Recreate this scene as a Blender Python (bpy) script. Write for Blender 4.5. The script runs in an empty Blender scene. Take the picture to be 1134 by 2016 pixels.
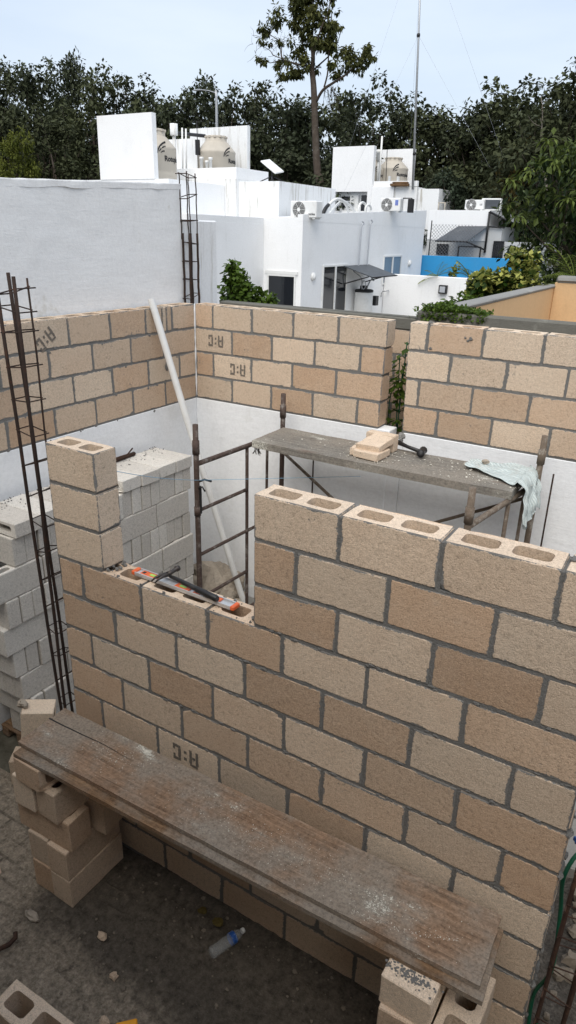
import bpy, math, random
from math import sin, cos, pi, radians
from mathutils import Vector, Matrix, Euler, noise as mnoise
from mathutils.geometry import tessellate_polygon

scene = bpy.context.scene
COL = scene.collection
random.seed(7)
R = random.Random(11)

# ------------------------------------------------------------------ materials
class NT:
    def __init__(s, name):
        s.m = bpy.data.materials.new(name); s.m.use_nodes = True
        s.t = s.m.node_tree; s.t.nodes.clear()
        s.out = s.t.nodes.new('ShaderNodeOutputMaterial')
        s.b = s.t.nodes.new('ShaderNodeBsdfPrincipled')
        s.t.links.new(s.b.outputs[0], s.out.inputs[0])
        s.obj = None
    def set(s, inp, v):
        if isinstance(v, bpy.types.NodeSocket): s.t.links.new(v, inp)
        else: inp.default_value = v
    def n(s, typ, ins=None, **props):
        nd = s.t.nodes.new(typ)
        for k, v in props.items(): setattr(nd, k, v)
        for k, v in (ins or {}).items(): s.set(nd.inputs[k], v)
        return nd
    def math(s, op, a, b=0.0, c=0.0, clamp=False):
        nd = s.n('ShaderNodeMath', {0: a, 1: b, 2: c}, operation=op); nd.use_clamp = clamp
        return nd.outputs[0]
    def coord(s, which='Object'):
        return s.n('ShaderNodeTexCoord').outputs[which]
    def mapping(s, vec, scale=(1, 1, 1), loc=(0, 0, 0), rot=(0, 0, 0)):
        return s.n('ShaderNodeMapping', {'Vector': vec, 'Scale': scale, 'Location': loc, 'Rotation': rot}).outputs[0]
    def noise(s, vec, scale=5., detail=4., rough=.55, out=0, dist=0.):
        return s.n('ShaderNodeTexNoise', {'Vector': vec, 'Scale': scale, 'Detail': detail, 'Roughness': rough, 'Distortion': dist}).outputs[out]
    def voro(s, vec, scale=5., feature='F1', out=0, rand=1.):
        return s.n('ShaderNodeTexVoronoi', {'Vector': vec, 'Scale': scale, 'Randomness': rand}, feature=feature).outputs[out]
    def ramp(s, fac, stops, interp='LINEAR'):
        nd = s.n('ShaderNodeValToRGB', {0: fac}); cr = nd.color_ramp; cr.interpolation = interp
        while len(cr.elements) < len(stops): cr.elements.new(0.5)
        for e, (p, c) in zip(cr.elements, stops):
            e.position = p; e.color = (c, c, c, 1) if isinstance(c, (int, float)) else (*c, 1)
        return nd.outputs[0]
    def mix(s, fac, a, b, blend='MIX'):
        nd = s.n('ShaderNodeMix', data_type='RGBA', blend_type=blend)
        s.set(nd.inputs[0], fac)
        for i, v in ((6, a), (7, b)):
            s.set(nd.inputs[i], (*v, 1) if isinstance(v, tuple) and len(v) == 3 else v)
        return nd.outputs[2]
    def bump(s, h, strength=.5, dist=.01, normal=None):
        nd = s.n('ShaderNodeBump', {'Height': h, 'Strength': strength, 'Distance': dist})
        if normal is not None: s.set(nd.inputs['Normal'], normal)
        return nd.outputs[0]
    def fin(s, col, rough=.8, normal=None, metal=0., spec=.3, **kw):
        s.set(s.b.inputs['Base Color'], (*col, 1) if isinstance(col, tuple) and len(col) == 3 else col)
        s.set(s.b.inputs['Roughness'], rough); s.set(s.b.inputs['Metallic'], metal)
        s.set(s.b.inputs['Specular IOR Level'], spec)
        if normal is not None: s.set(s.b.inputs['Normal'], normal)
        for k, v in kw.items(): s.set(s.b.inputs[k], v)
        return s.m

def smooth(N, v, a, b):
    nd = N.n('ShaderNodeMapRange', {0: v, 1: a, 2: b, 3: 0., 4: 1.}, interpolation_type='SMOOTHSTEP')
    return nd.outputs[0]

MORT = (0.095, 0.096, 0.092)

def mat_block(name, A, B, mort=True, grain=1.0, dust=(.55, .46, .36)):
    N = NT(name)
    c = N.coord()
    at = N.n('ShaderNodeAttribute', attribute_name='bcol')
    sep = N.n('ShaderNodeSeparateColor', {0: at.outputs[0]})
    tone, bri, rnd = sep.outputs[0], sep.outputs[1], sep.outputs[2]
    off = N.n('ShaderNodeCombineXYZ', {0: N.math('MULTIPLY', rnd, 37.), 1: N.math('MULTIPLY', rnd, 19.), 2: 0.}).outputs[0]
    cc = N.n('ShaderNodeVectorMath', {0: c, 1: off}, operation='ADD').outputs[0]
    big = N.noise(cc, 7., 3., .6)
    fine = N.noise(cc, 190., 3., .7)
    med = N.noise(cc, 55., 4., .65)
    pit = N.voro(cc, 120., 'F1', 0)
    t2 = N.math('ADD', tone, N.math('MULTIPLY', N.math('SUBTRACT', big, .5), .45), clamp=True)
    col = N.mix(t2, A, B)
    spk = N.ramp(fine, [(.30, .66), (.5, 1.), (.72, 1.20)])
    col = N.mix(1., col, spk, 'MULTIPLY')
    spk2 = N.ramp(med, [(.28, .62), (.42, .97), (.7, 1.10)])
    col = N.mix(.8, col, spk2, 'MULTIPLY')
    # dark scuffs
    scu = N.noise(cc, 23., 5., .75)
    scm = N.math('MULTIPLY', smooth(N, scu, .64, .74), .42)
    col = N.mix(scm, col, (.13, .115, .095))
    # pale efflorescence
    eff = N.noise(N.mapping(cc, loc=(3, 7, 1)), 11., 5., .7)
    col = N.mix(N.math('MULTIPLY', smooth(N, eff, .56, .78), .28), col, dust)
    bv = N.n('ShaderNodeCombineColor', {0: bri, 1: bri, 2: bri}).outputs[0]
    col = N.mix(1., col, bv, 'MULTIPLY')
    h = N.math('ADD', N.math('MULTIPLY', fine, .5), N.math('MULTIPLY', med, .9))
    h = N.math('ADD', h, N.math('MULTIPLY', smooth(N, pit, .0, .35), .35))
    if mort:
        uv = N.n('ShaderNodeUVMap', uv_map='UVMap').outputs[0]
        hd = N.n('ShaderNodeUVMap', uv_map='HalfDim').outputs[0]
        su = N.n('ShaderNodeSeparateXYZ', {0: uv}); sh = N.n('ShaderNodeSeparateXYZ', {0: hd})
        r = .016
        qx = N.math('MAXIMUM', N.math('ADD', N.math('SUBTRACT', N.math('ABSOLUTE', su.outputs[0]), sh.outputs[0]), r), 0.)
        qy = N.math('MAXIMUM', N.math('ADD', N.math('SUBTRACT', N.math('ABSOLUTE', su.outputs[1]), sh.outputs[1]), r), 0.)
        sd = N.math('SUBTRACT', N.math('SQRT', N.math('ADD', N.math('MULTIPLY', qx, qx), N.math('MULTIPLY', qy, qy))), r)
        n1 = N.math('MULTIPLY', N.math('SUBTRACT', N.noise(cc, 52., 4., .75), .5), .030)
        n2 = N.math('MULTIPLY', smooth(N, N.noise(N.mapping(cc, loc=(9, 2, 4)), 6., 2., .5), .45, .75), .010)
        v = N.math('ADD', N.math('ADD', sd, n1), n2)
        mk = smooth(N, v, -.0048, -.0010)
        mcol = N.mix(N.noise(cc, 160., 3., .7), (.115, .112, .105), (.28, .272, .255))
        col = N.mix(mk, col, mcol)
        h = N.math('ADD', h, N.math('MULTIPLY', mk, -.5))
    nr = N.bump(h, .62 * grain, .006)
    return N.fin(col, .92, nr, spec=.15)

M = {}
TANA, TANB = (.625, .508, .388), (.485, .335, .223)
M['block'] = mat_block('tan_block_laid', TANA, TANB, True)
M['block_loose'] = mat_block('tan_block_loose', TANA, TANB, False)
M['grey_block'] = mat_block('grey_block', (.64, .61, .555), (.51, .475, .425), False, .7, (.62, .61, .58))

def mat_mortar():
    N = NT('mortar'); c = N.coord()
    f = N.noise(c, 150., 4., .75); g = N.noise(c, 18., 4., .6)
    col = N.mix(f, (.105, .103, .097), (.28, .272, .255))
    col = N.mix(N.math('MULTIPLY', g, .5), col, (.18, .175, .165))
    return N.fin(col, .95, N.bump(N.math('ADD', f, g), .9, .008), spec=.1)
M['mortar'] = mat_mortar()

def mat_stucco(name, col, stain=.5, patches=0., bumpk=.35, streak=1., dirt=(.30, .29, .26), hstretch=False, patchcol=(.52, .51, .46)):
    N = NT(name); c = N.coord()
    big = N.noise(c, 1.3, 5., .6)
    st = N.noise(N.mapping(c, (4., 4., .35)), 2.2, 5., .7)
    fi = N.noise(c, 38., 4., .65)
    k = N.math('MULTIPLY', N.math('ADD', N.math('MULTIPLY', smooth(N, big, .45, .85), .35), N.math('MULTIPLY', smooth(N, st, .55 if streak < 1.25 else .525, .85 if streak < 1.25 else .72), .65 * streak)), stain, clamp=True)
    cl = N.mix(k, col, dirt)
    cl = N.mix(.18, cl, N.ramp(fi, [(.3, .6), (.6, 1.05)]), 'MULTIPLY')
    if patches:
        p = N.noise(N.mapping(c, loc=(4.1, 1.3, 2.2)), 2.1, 6., .62)
        cl = N.mix(N.math('MULTIPLY', smooth(N, p, .60, .68), patches), cl, patchcol)
    sc = (3., 3., 16.) if hstretch else (9., 9., 9.)
    h = N.math('ADD', N.noise(N.mapping(c, sc), 1., 6., .7), N.math('MULTIPLY', N.noise(c, 110., 2., .6), .3))
    return N.fin(cl, .85, N.bump(h, bumpk, .012), spec=.2)
M['white'] = mat_stucco('white_render', (.86, .865, .865), .34, .10, .25, 1.1, (.36, .35, .31), False, (.62, .61, .57))
M['white_stained'] = mat_stucco('white_render_rain_stained', (.80, .81, .81), .80, 0, .2, 1.3, (.27, .235, .17))
M['white_rough'] = mat_stucco('white_rough_render', (.83, .835, .83), .3, .75, .28, .8, (.42, .42, .40), True, (.52, .50, .43))
M['white_old'] = mat_stucco('white_old_paint', (.83, .84, .845), .28, .2, .35, .9, (.34, .335, .32), True)
M['blue_paint'] = mat_stucco('blue_paint', (.035, .27, .55), .25, 0, .15)
M['ochre'] = mat_stucco('ochre_paint', (.66, .44, .24), .55, .3, .2, 1.1, (.30, .20, .11), False, (.74, .52, .27))
M['ochre_dim'] = mat_stucco('brown_render', (.42, .34, .26), .5, .3, .3)
M['cap_grey'] = mat_stucco('weathered_concrete', (.27, .265, .25), .9, .5, .6, 1.2, (.055, .055, .05), False, (.4, .39, .36))
M['cap_dark'] = mat_stucco('blackened_concrete', (.15, .145, .125), .9, .6, .7, 1.2, (.025, .025, .022), False, (.30, .29, .25))
M['house_grey'] = mat_stucco('pale_grey_render', (.50, .51, .51), .3, 0, .15)

def mat_simple(name, col, rough=.5, metal=0., var=.25, scale=30., bump=.1, spec=.4, dirt=None, dirtk=.5):
    N = NT(name); c = N.coord()
    n = N.noise(c, scale, 5., .65)
    lo = tuple(x * (1 - var) for x in col); hi = tuple(min(1, x * (1 + var)) for x in col)
    cl = N.mix(n, lo, hi)
    if dirt:
        d = N.noise(N.mapping(c, loc=(2, 5, 1)), scale * .35, 6., .7)
        cl = N.mix(N.math('MULTIPLY', smooth(N, d, .5, .7), dirtk), cl, dirt)
    rg = N.math('ADD', rough, N.math('MULTIPLY', N.math('SUBTRACT', n, .5), .2), clamp=True)
    return N.fin(cl, rg, N.bump(n, bump, .004), metal, spec)
M['rust'] = mat_simple('rusted_steel', (.058, .033, .024), .85, .15, .6, 60., .5, .3, (.145, .07, .035), .7)
M['rebar'] = mat_simple('dark_rebar', (.04, .027, .022), .85, .2, .5, 60., .4, .3, (.10, .045, .025), .6)
M['scaf'] = mat_simple('scaffold_tube', (.075, .05, .04), .75, .2, .5, 45., .4, .4, (.26, .235, .21), .75)
M['scaf_pale'] = mat_simple('scaffold_tube_spattered', (.155, .12, .09), .85, .1, .5, 45., .5, .3, (.36, .335, .29), .8)
M['pvc'] = mat_simple('white_pvc', (.74, .74, .72), .45, 0, .06, 9., .05, .4, (.5, .49, .46), .4)
M['plastic_white'] = mat_simple('white_plastic', (.74, .745, .73), .4, 0, .05, 12., .03, .4, (.45, .43, .38), .35)
M['tank'] = mat_simple('beige_tank_plastic', (.50, .455, .385), .6, 0, .08, 4., .05, .3, (.38, .34, .28), .4)
M['black'] = mat_simple('black_plastic', (.018, .018, .019), .5, 0, .3, 30., .1, .4)
M['black_rubber'] = mat_simple('black_rubber', (.014, .0135, .013), .42, 0, .3, 40., .1, .45, (.06, .055, .05), .5)
M['dark_metal'] = mat_simple('dark_metal', (.03, .03, .031), .5, .5, .3, 40., .15, .4)
M['steel_worn'] = mat_simple('worn_steel', (.06, .052, .048), .5, .55, .4, 50., .2, .5, (.10, .07, .05), .6)
M['aluminium'] = mat_simple('aluminium', (.60, .60, .60), .38, .55, .12, 40., .08, .5, (.42, .41, .39), .5)
M['galv'] = mat_simple('galvanised_tube', (.42, .43, .44), .45, .6, .1, 20., .05, .5)
M['orange'] = mat_simple('orange_plastic', (.72, .13, .035), .42, 0, .1, 60., .05, .4, (.45, .2, .1), .4)
M['orange_bag'] = mat_simple('orange_packaging', (.85, .36, .02), .5, 0, .1, 20., .05, .4)
M['vial'] = mat_simple('green_vial', (.35, .62, .10), .2, 0, .05, 30., .0, .5)
M['label_blue'] = mat_simple('blue_label', (.02, .09, .34), .35, 0, .5, 120., .0, .5, (.5, .6, .75), .8)
M['flag'] = mat_simple('blue_red_sticker', (.12, .2, .5), .5, 0, .2, 90., .0, .4, (.6, .12, .1), .8)
M['glass'] = mat_simple('dark_window_glass', (.014, .016, .02), .08, 0, .2, 3., .0, .6)
M['glass_pale'] = mat_simple('reflecting_window_glass', (.20, .24, .28), .15, 0, .3, 2., .0, .6)
M['ink'] = mat_simple('stamp_ink', (.16, .14, .12), .95, 0, .4, 200., .2, .1, (.32, .26, .19), .8)
M['tank_ink'] = mat_simple('printed_dark_ink', (.03, .03, .032), .6, 0, .1, 20., 0., .3)
M['hose'] = mat_simple('green_hose', (.006, .10, .052), .5, 0, .2, 30., .05, .45, (.05, .10, .06), .4)
M['conduit'] = mat_simple('grey_conduit', (.40, .42, .45), .5, 0, .15, 20., .1, .4)
M['fence_wire'] = mat_simple('fence_wire', (.16, .165, .175), .5, .4, .1, 20., 0, .4)
M['wire'] = mat_simple('thin_wire', (.42, .44, .47), .5, .4, .1, 20., 0, .4)
M['string'] = mat_simple('blue_string', (.24, .42, .56), .7, 0, .1, 90., 0, .2)
M['stone'] = mat_simple('rubble_stone', (.36, .31, .25), .95, 0, .35, 40., .6, .1, (.12, .105, .09), .6)
M['crumb'] = mat_simple('mortar_crumb', (.62, .585, .51), .95, 0, .25, 60., .3, .1)
M['pebble'] = mat_simple('dusty_pebble', (.19, .16, .125), .95, 0, .4, 60., .4, .1)
M['bark'] = mat_simple('grey_brown_bark', (.075, .06, .048), .95, 0, .5, 6., .8, .1, (.16, .14, .12), .5)
M['twig'] = mat_simple('pale_twig_bark', (.20, .175, .145), .95, 0, .4, 8., .4, .1)
M['canopy'] = mat_simple('dark_sheet_canopy', (.06, .068, .078), .45, .1, .25, 6., .05, .5, (.13, .14, .15), .5)
M['beam'] = mat_simple('stained_brown_wood', (.16, .095, .05), .9, 0, .5, 14., .4, .2, (.03, .022, .018), .7)
M['board_grey'] = None

def mat_wood(name, tones, sand, damp=0.3):
    N = NT(name); c = N.coord()
    g = N.noise(N.mapping(c, (1.2, 22., 22.)), 3., 6., .7, dist=.4)
    g2 = N.noise(N.mapping(c, (2.5, 90., 90.)), 2., 4., .6)
    b = N.noise(c, 2.3, 5., .6)
    cl = N.ramp(g, [(.28, tones[0]), (.5, tones[1]), (.74, tones[2])])
    cl = N.mix(.45, cl, N.ramp(g2, [(.3, .5), (.65, 1.2)]), 'MULTIPLY')
    cl = N.mix(N.math('MULTIPLY', smooth(N, b, .38, .62), .80), cl, (.25, .222, .185))
    kn = N.voro(N.mapping(c, (1.6, 5., 5.), loc=(.3, .2, 0)), 1., 'F1', 0)
    cl = N.mix(N.math('MULTIPLY', smooth(N, N.math('SUBTRACT', .13, kn), .0, .07), .75), cl, (.06, .04, .028))
    # cement film and sand
    s1 = N.noise(N.mapping(c, (1., 2., 1.), loc=(1.7, .4, 0)), 2.1, 5., .62)
    film = smooth(N, s1, .50, .72)
    cl = N.mix(N.math('MULTIPLY', film, .5 * sand), cl, (.36, .345, .30))
    sp = N.noise(c, 150., 2., .6)
    sp2 = N.noise(N.mapping(c, loc=(5, 3, 2)), 60., 3., .7)
    thr = N.math('SUBTRACT', .70, N.math('MULTIPLY', film, .20 * sand))
    k = smooth(N, N.math('SUBTRACT', N.math('MULTIPLY', N.math('ADD', sp, sp2), .5), thr), -.01, .02)
    cl = N.mix(k, cl, (.55, .53, .46))
    rs = N.noise(N.mapping(c, (1., 3., 3.), loc=(7, 2, 1)), 2.6, 4., .6)
    cl = N.mix(N.math('MULTIPLY', smooth(N, rs, .60, .78), .22), cl, (.26, .13, .075))
    cl = N.mix(.8, cl, N.ramp(N.noise(c, 75., 4., .75), [(.3, .45), (.5, 1.), (.72, 1.4)]), 'MULTIPLY')
    h = N.math('ADD', N.math('MULTIPLY', g2, .8), N.math('MULTIPLY', k, 1.))
    return N.fin(cl, .88, N.bump(h, .6, .004), spec=.2)
M['plank'] = mat_wood('weathered_wood_plank', ((.125, .078, .05), (.26, .168, .108), (.375, .26, .178)), 1.35)
M['plank_under'] = mat_wood('raw_wood_plank', ((.085, .052, .03), (.20, .118, .064), (.33, .21, .115)), .3)
M['board_grey'] = mat_wood('cement_caked_board', ((.11, .10, .088), (.20, .185, .16), (.30, .28, .245)), 1.3)

def mat_ground(name, far=False):
    N = NT(name); c = N.coord()
    big = N.noise(c, .9, 5., .65); med = N.noise(c, 7., 6., .7); fi = N.noise(c, 60., 5., .75)
    if far:
        cl = N.ramp(med, [(.3, (.055, .05, .035)), (.6, (.12, .11, .085)), (.8, (.2, .185, .15))])
        return N.fin(cl, .95, N.bump(med, .6, .05), spec=.1)
    br = N.n('ShaderNodeTexBrick', {'Vector': N.n('ShaderNodeVectorMath', {0: c, 1: N.n('ShaderNodeVectorMath', {0: N.noise(c, 3., 3., .6, out=1), 'Scale': .035}, operation='SCALE').outputs[0]}, operation='ADD').outputs[0],
            'Scale': 1., 'Mortar Size': .009, 'Mortar Smooth': .4, 'Brick Width': .21, 'Row Height': .105, 'Color1': (.335, .28, .215, 1), 'Color2': (.285, .238, .182, 1), 'Mortar': (.125, .104, .08, 1)})
    br.offset = .5
    dirt = N.ramp(fi, [(.28, (.125, .102, .077)), (.5, (.25, .208, .158)), (.75, (.39, .33, .26))])
    cover = smooth(N, N.math('ADD', N.math('MULTIPLY', big, .6), N.math('MULTIPLY', med, .45)), .30, .54)
    cl = N.mix(N.math('MULTIPLY', cover, .86), br.outputs[0], dirt)
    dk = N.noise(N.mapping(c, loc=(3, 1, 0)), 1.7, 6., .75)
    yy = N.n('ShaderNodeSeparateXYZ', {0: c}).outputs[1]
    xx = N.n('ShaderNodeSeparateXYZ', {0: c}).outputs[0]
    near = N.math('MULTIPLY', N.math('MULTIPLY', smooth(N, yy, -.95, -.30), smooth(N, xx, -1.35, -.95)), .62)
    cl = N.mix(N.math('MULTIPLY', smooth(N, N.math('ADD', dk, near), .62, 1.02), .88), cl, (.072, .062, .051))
    sp = N.noise(c, 130., 2., .5)
    cl = N.mix(N.math('MULTIPLY', smooth(N, sp, .68, .74), .35), cl, (.36, .32, .27))
    gr = N.noise(c, 24., 5., .75)
    cl = N.mix(.75, cl, N.ramp(gr, [(.32, .3), (.5, .95), (.72, 1.6)]), 'MULTIPLY')
    h = N.math('ADD', N.math('MULTIPLY', br.outputs[1], N.math('MULTIPLY', N.math('SUBTRACT', 1., cover), -.8)), N.math('ADD', N.math('MULTIPLY', fi, .5), med))
    return N.fin(cl, .95, N.bump(h, .8, .02), spec=.12)
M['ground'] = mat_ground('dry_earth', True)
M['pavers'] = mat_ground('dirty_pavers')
def mat_soil():
    N = NT('dark_loose_soil'); c = N.coord()
    a = N.noise(c, 9., 6., .75); b = N.noise(c, 70., 5., .75)
    cl = N.mix(1., N.ramp(a, [(.3, (.045, .040, .034)), (.55, (.105, .092, .077)), (.78, (.20, .178, .15))]), N.ramp(b, [(.28, .45), (.5, 1.), (.75, 1.8)]), 'MULTIPLY')
    return N.fin(cl, .97, N.bump(N.math('ADD', a, N.math('MULTIPLY', b, .6)), 1., .03), spec=.1)
M['soil'] = mat_soil()
M['slab'] = mat_stucco('concrete_floor', (.24, .23, .21), .8, .3, .5, .6, (.1, .095, .085))

def mat_leaf(name, dark, light, objvar=.35, rough=.55, trans=0.):
    N = NT(name)
    at = N.n('ShaderNodeAttribute', attribute_name='bcol')
    sep = N.n('ShaderNodeSeparateColor', {0: at.outputs[0]})
    oi = N.n('ShaderNodeObjectInfo')
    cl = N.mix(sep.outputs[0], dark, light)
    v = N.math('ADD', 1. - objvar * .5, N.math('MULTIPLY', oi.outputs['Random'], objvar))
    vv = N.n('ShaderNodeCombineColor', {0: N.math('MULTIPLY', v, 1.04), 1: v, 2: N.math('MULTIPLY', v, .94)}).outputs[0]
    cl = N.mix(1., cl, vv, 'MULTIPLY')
    m = N.fin(cl, rough, spec=.12)
    if trans:
        tr = N.n('ShaderNodeBsdfTranslucent', {0: cl})
        mx = N.n('ShaderNodeMixShader', {0: trans, 1: N.b.outputs[0], 2: tr.outputs[0]})
        N.t.links.new(mx.outputs[0], N.out.inputs[0])
    return m
M['leaf_far'] = mat_leaf('dark_forest_leaf', (.034, .043, .026), (.068, .083, .046), .6, .65, .15)
M['leaf_olive'] = mat_leaf('olive_forest_leaf', (.035, .043, .022), (.078, .092, .045), .5, .65, .15)
M['leaf_blue'] = mat_leaf('bluish_forest_leaf', (.018, .027, .018), (.062, .085, .055), .3, .65, .15)
M['leaf_dry'] = mat_leaf('yellow_dry_leaf', (.05, .042, .014), (.15, .115, .04), .2, .7, .2)
M['leaf_lime'] = mat_leaf('yellow_green_leaf', (.05, .07, .010), (.17, .19, .04), .2, .6, .3)
M['leaf_tall'] = mat_leaf('tall_tree_leaf', (.036, .046, .014), (.145, .152, .050), .1, .55, .25)
M['leaf_near'] = mat_leaf('glossy_green_leaf', (.022, .05, .008), (.12, .19, .032), .1, .4, .3)
M['leaf_mango'] = mat_leaf('drooping_green_leaf', (.016, .030, .010), (.19, .25, .06), .1, .4, .3)
M['leaf_var'] = mat_leaf('variegated_leaf', (.022, .05, .008), (.44, .46, .13), .1, .4, .3)
M['palm'] = mat_leaf('palm_leaf', (.06, .10, .016), (.20, .24, .05), .1, .5, .3)

def mat_cloth():
    N = NT('grey_blue_rag'); c = N.coord()
    w = N.n('ShaderNodeTexWave', {'Vector': N.mapping(c, rot=(0, 0, .35)), 'Scale': 26., 'Distortion': 3.5, 'Detail': 3., 'Detail Scale': 1.5}, wave_type='BANDS', bands_direction='Y')
    n = N.noise(c, 9., 5., .7)
    cl = N.mix(w.outputs[1], (.40, .46, .45), (.58, .63, .61))
    cl = N.mix(N.math('MULTIPLY', smooth(N, n, .5, .75), .55), cl, (.42, .39, .34))
    return N.fin(cl, .95, N.bump(N.math('ADD', N.math('MULTIPLY', w.outputs[1], .5), N.noise(c, 90., 3., .6)), .6, .006), spec=.1)
M['cloth'] = mat_cloth()
def mat_bottle():
    N = NT('clear_bottle_plastic')
    m = N.fin((.88, .90, .90), .18, spec=.5)
    tr = N.n('ShaderNodeBsdfTransparent', {0: (.93, .94, .94, 1)})
    mx = N.n('ShaderNodeMixShader', {0: .13, 1: tr.outputs[0], 2: N.b.outputs[0]})
    N.t.links.new(mx.outputs[0], N.out.inputs[0])
    return m
M['bottle'] = mat_bottle()

# ------------------------------------------------------------------ mesh helpers
I4 = Matrix.Identity(4)
def TR(x, y, z, rz=0., rx=0., ry=0.):
    return Matrix.Translation((x, y, z)) @ Matrix.Rotation(rz, 4, 'Z') @ Matrix.Rotation(ry, 4, 'Y') @ Matrix.Rotation(rx, 4, 'X')

class MB:
    def __init__(s):
        s.v = []; s.f = []; s.uv = []; s.hd = []; s.col = []; s.mi = []; s.sm = []
    def face(s, pts, uv=None, hd=(9, 9), col=(.5, 1., .5), mi=0, smooth=False):
        i0 = len(s.v); s.v.extend(pts); n = len(pts)
        s.f.append(tuple(range(i0, i0 + n))); s.uv.append(uv or [(0, 0)] * n); s.hd.append(hd); s.col.append(col); s.mi.append(mi); s.sm.append(smooth)
    def grid(s, rows, closed=False, col=(.5, 1., .5), mi=0, smooth=True, cap=False):
        """rows: lists of equal length; shared vertices for smooth shading"""
        i0 = len(s.v); n = len(rows[0])
        for r in rows: s.v.extend(r)
        for a in range(len(rows) - 1):
            for b in range(n if closed else n - 1):
                c = (b + 1) % n
                s.f.append((i0 + a * n + b, i0 + a * n + c, i0 + (a + 1) * n + c, i0 + (a + 1) * n + b))
                s.uv.append([(0, 0)] * 4); s.hd.append((9, 9)); s.col.append(col); s.mi.append(mi); s.sm.append(smooth)
        if cap:
            for a, rev in ((0, True), (len(rows) - 1, False)):
                ix = [i0 + a * n + b for b in range(n)]
                if rev: ix.reverse()
                s.f.append(tuple(ix)); s.uv.append([(0, 0)] * n); s.hd.append((9, 9)); s.col.append(col); s.mi.append(mi); s.sm.append(False)
    def box(s, x0, x1, y0, y1, z0, z1, T=I4, bev=.004, col=(.5, 1., .5), mi=0, jit=0.):
        b = min(bev, (x1 - x0) * .3, (y1 - y0) * .3, (z1 - z0) * .3)
        def P(x, y, z): return T @ Vector((x + R.uniform(-jit, jit), y + R.uniform(-jit, jit), z + R.uniform(-jit, jit)))
        rows = []
        for z, i in ((z0, b), (z0 + b, 0), (z1 - b, 0), (z1, b)):
            c = max(b, 1e-5)
            rows.append([P(x0 + i + c * (i == 0), y0 + i, z), P(x1 - i - c * (i == 0), y0 + i, z), P(x1 - i, y0 + i + c * (i == 0), z), P(x1 - i, y1 - i - c * (i == 0), z),
                         P(x1 - i - c * (i == 0), y1 - i, z), P(x0 + i + c * (i == 0), y1 - i, z), P(x0 + i, y1 - i - c * (i == 0), z), P(x0 + i, y0 + i + c * (i == 0), z)])
        s.grid(rows, True, col, mi, False, True)
    def tube(s, pts, r, n=8, col=(.5, 1., .5), mi=0, cap=True, T=I4):
        pts = [Vector(p) for p in pts]; rows = []
        rs = r if isinstance(r, (list, tuple)) else [r] * len(pts)
        up = None
        for i, p in enumerate(pts):
            d = (pts[min(i + 1, len(pts) - 1)] - pts[max(i - 1, 0)]).normalized()
            if up is None:
                up = Vector((0, 0, 1)) if abs(d.z) < .9 else Vector((1, 0, 0))
            a = d.cross(up).normalized(); up = a.cross(d).normalized()
            rows.append([T @ (p + rs[i] * (cos(t) * a + sin(t) * up)) for t in (2 * pi * k / n for k in range(n))])
        s.grid(rows, True, col, mi, True, cap)
    def lathe(s, prof, n=24, T=I4, col=(.5, 1., .5), mi=0, cap=True):
        s.grid([[T @ Vector((r * cos(2 * pi * k / n), r * sin(2 * pi * k / n), z)) for k in range(n)] for r, z in prof], True, col, mi, True, cap)
    def lump(s, c, r, seed=0, n=9, m=6, sq=(1, 1, 1), rough=.35, col=(.5, 1., .5), mi=0, T=I4):
        rows = []
        for a in range(m + 1):
            ph = pi * a / m; row = []
            for k in range(n):
                th = 2 * pi * k / n
                d = Vector((sin(ph) * cos(th), sin(ph) * sin(th), -cos(ph)))
                q = d * 1.3 + Vector((seed * 3.1, seed * 1.7, 0))
                rr = r * (1 + rough * mnoise.noise(q) * 1.6)
                row.append(T @ (Vector(c) + Vector((d.x * sq[0], d.y * sq[1], d.z * sq[2])) * rr))
            rows.append(row)
        s.grid(rows, True, col, mi, False, False)
    def leaf(s, p, d, nrm, ln, wd, col, fold=.25, mi=0):
        d = d.normalized(); sd = d.cross(nrm)
        if sd.length < 1e-4: sd = Vector((1, 0, 0))
        sd.normalize(); up = sd.cross(d)
        m = p + d * ln * .45 - up * fold * wd * .6
        t = p + d * ln - up * ln * .12
        a = p + d * ln * .5 + sd * wd * .5 ; b = p + d * ln * .5 - sd * wd * .5
        s.face([p, a, t, m], col=col, mi=mi); s.face([p, m, t, b], col=col, mi=mi)
    def build(s, name, mats, parent=None):
        me = bpy.data.meshes.new(name)
        me.from_pydata([tuple(v) for v in s.v], [], s.f)
        uvl = me.uv_layers.new(name='UVMap'); hdl = me.uv_layers.new(name='HalfDim')
        ua = []; ha = []; ca = []
        for f, u, h, c in zip(s.f, s.uv, s.hd, s.col):
            for q in u: ua.extend(q); ha.extend(h); ca.extend((c[0], c[1], c[2], 1.))
        uvl.data.foreach_set('uv', ua); hdl.data.foreach_set('uv', ha)
        at = me.color_attributes.new('bcol', 'FLOAT_COLOR', 'CORNER'); at.data.foreach_set('color', ca)
        for m in (mats if isinstance(mats, (list, tuple)) else [mats]): me.materials.append(m)
        me.polygons.foreach_set('material_index', s.mi); me.polygons.foreach_set('use_smooth', s.sm)
        me.update(); me.validate()
        o = bpy.data.objects.new(name, me); COL.objects.link(o)
        if parent is not None: o.parent = parent
        return o

def tag(o, label=None, cat=None, group=None, kind=None):
    if label: o['label'] = label
    if cat: o['category'] = cat
    if group: o['group'] = group
    if kind: o['kind'] = kind
    return o
def thing(name, label, cat, loc=(0, 0, 0), rz=0., group=None):
    o = bpy.data.objects.new(name, None); COL.objects.link(o); o.empty_display_size = .1
    o.location = loc; o.rotation_euler = (0, 0, rz)
    return tag(o, label, cat, group)
def struct(o): o['kind'] = 'structure'; return o
def dup(o, parent=None):
    c = o.copy(); COL.objects.link(c)
    if parent is not None: c.parent = parent
    for ch in list(o.children): dup(ch, c)
    return c

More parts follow.
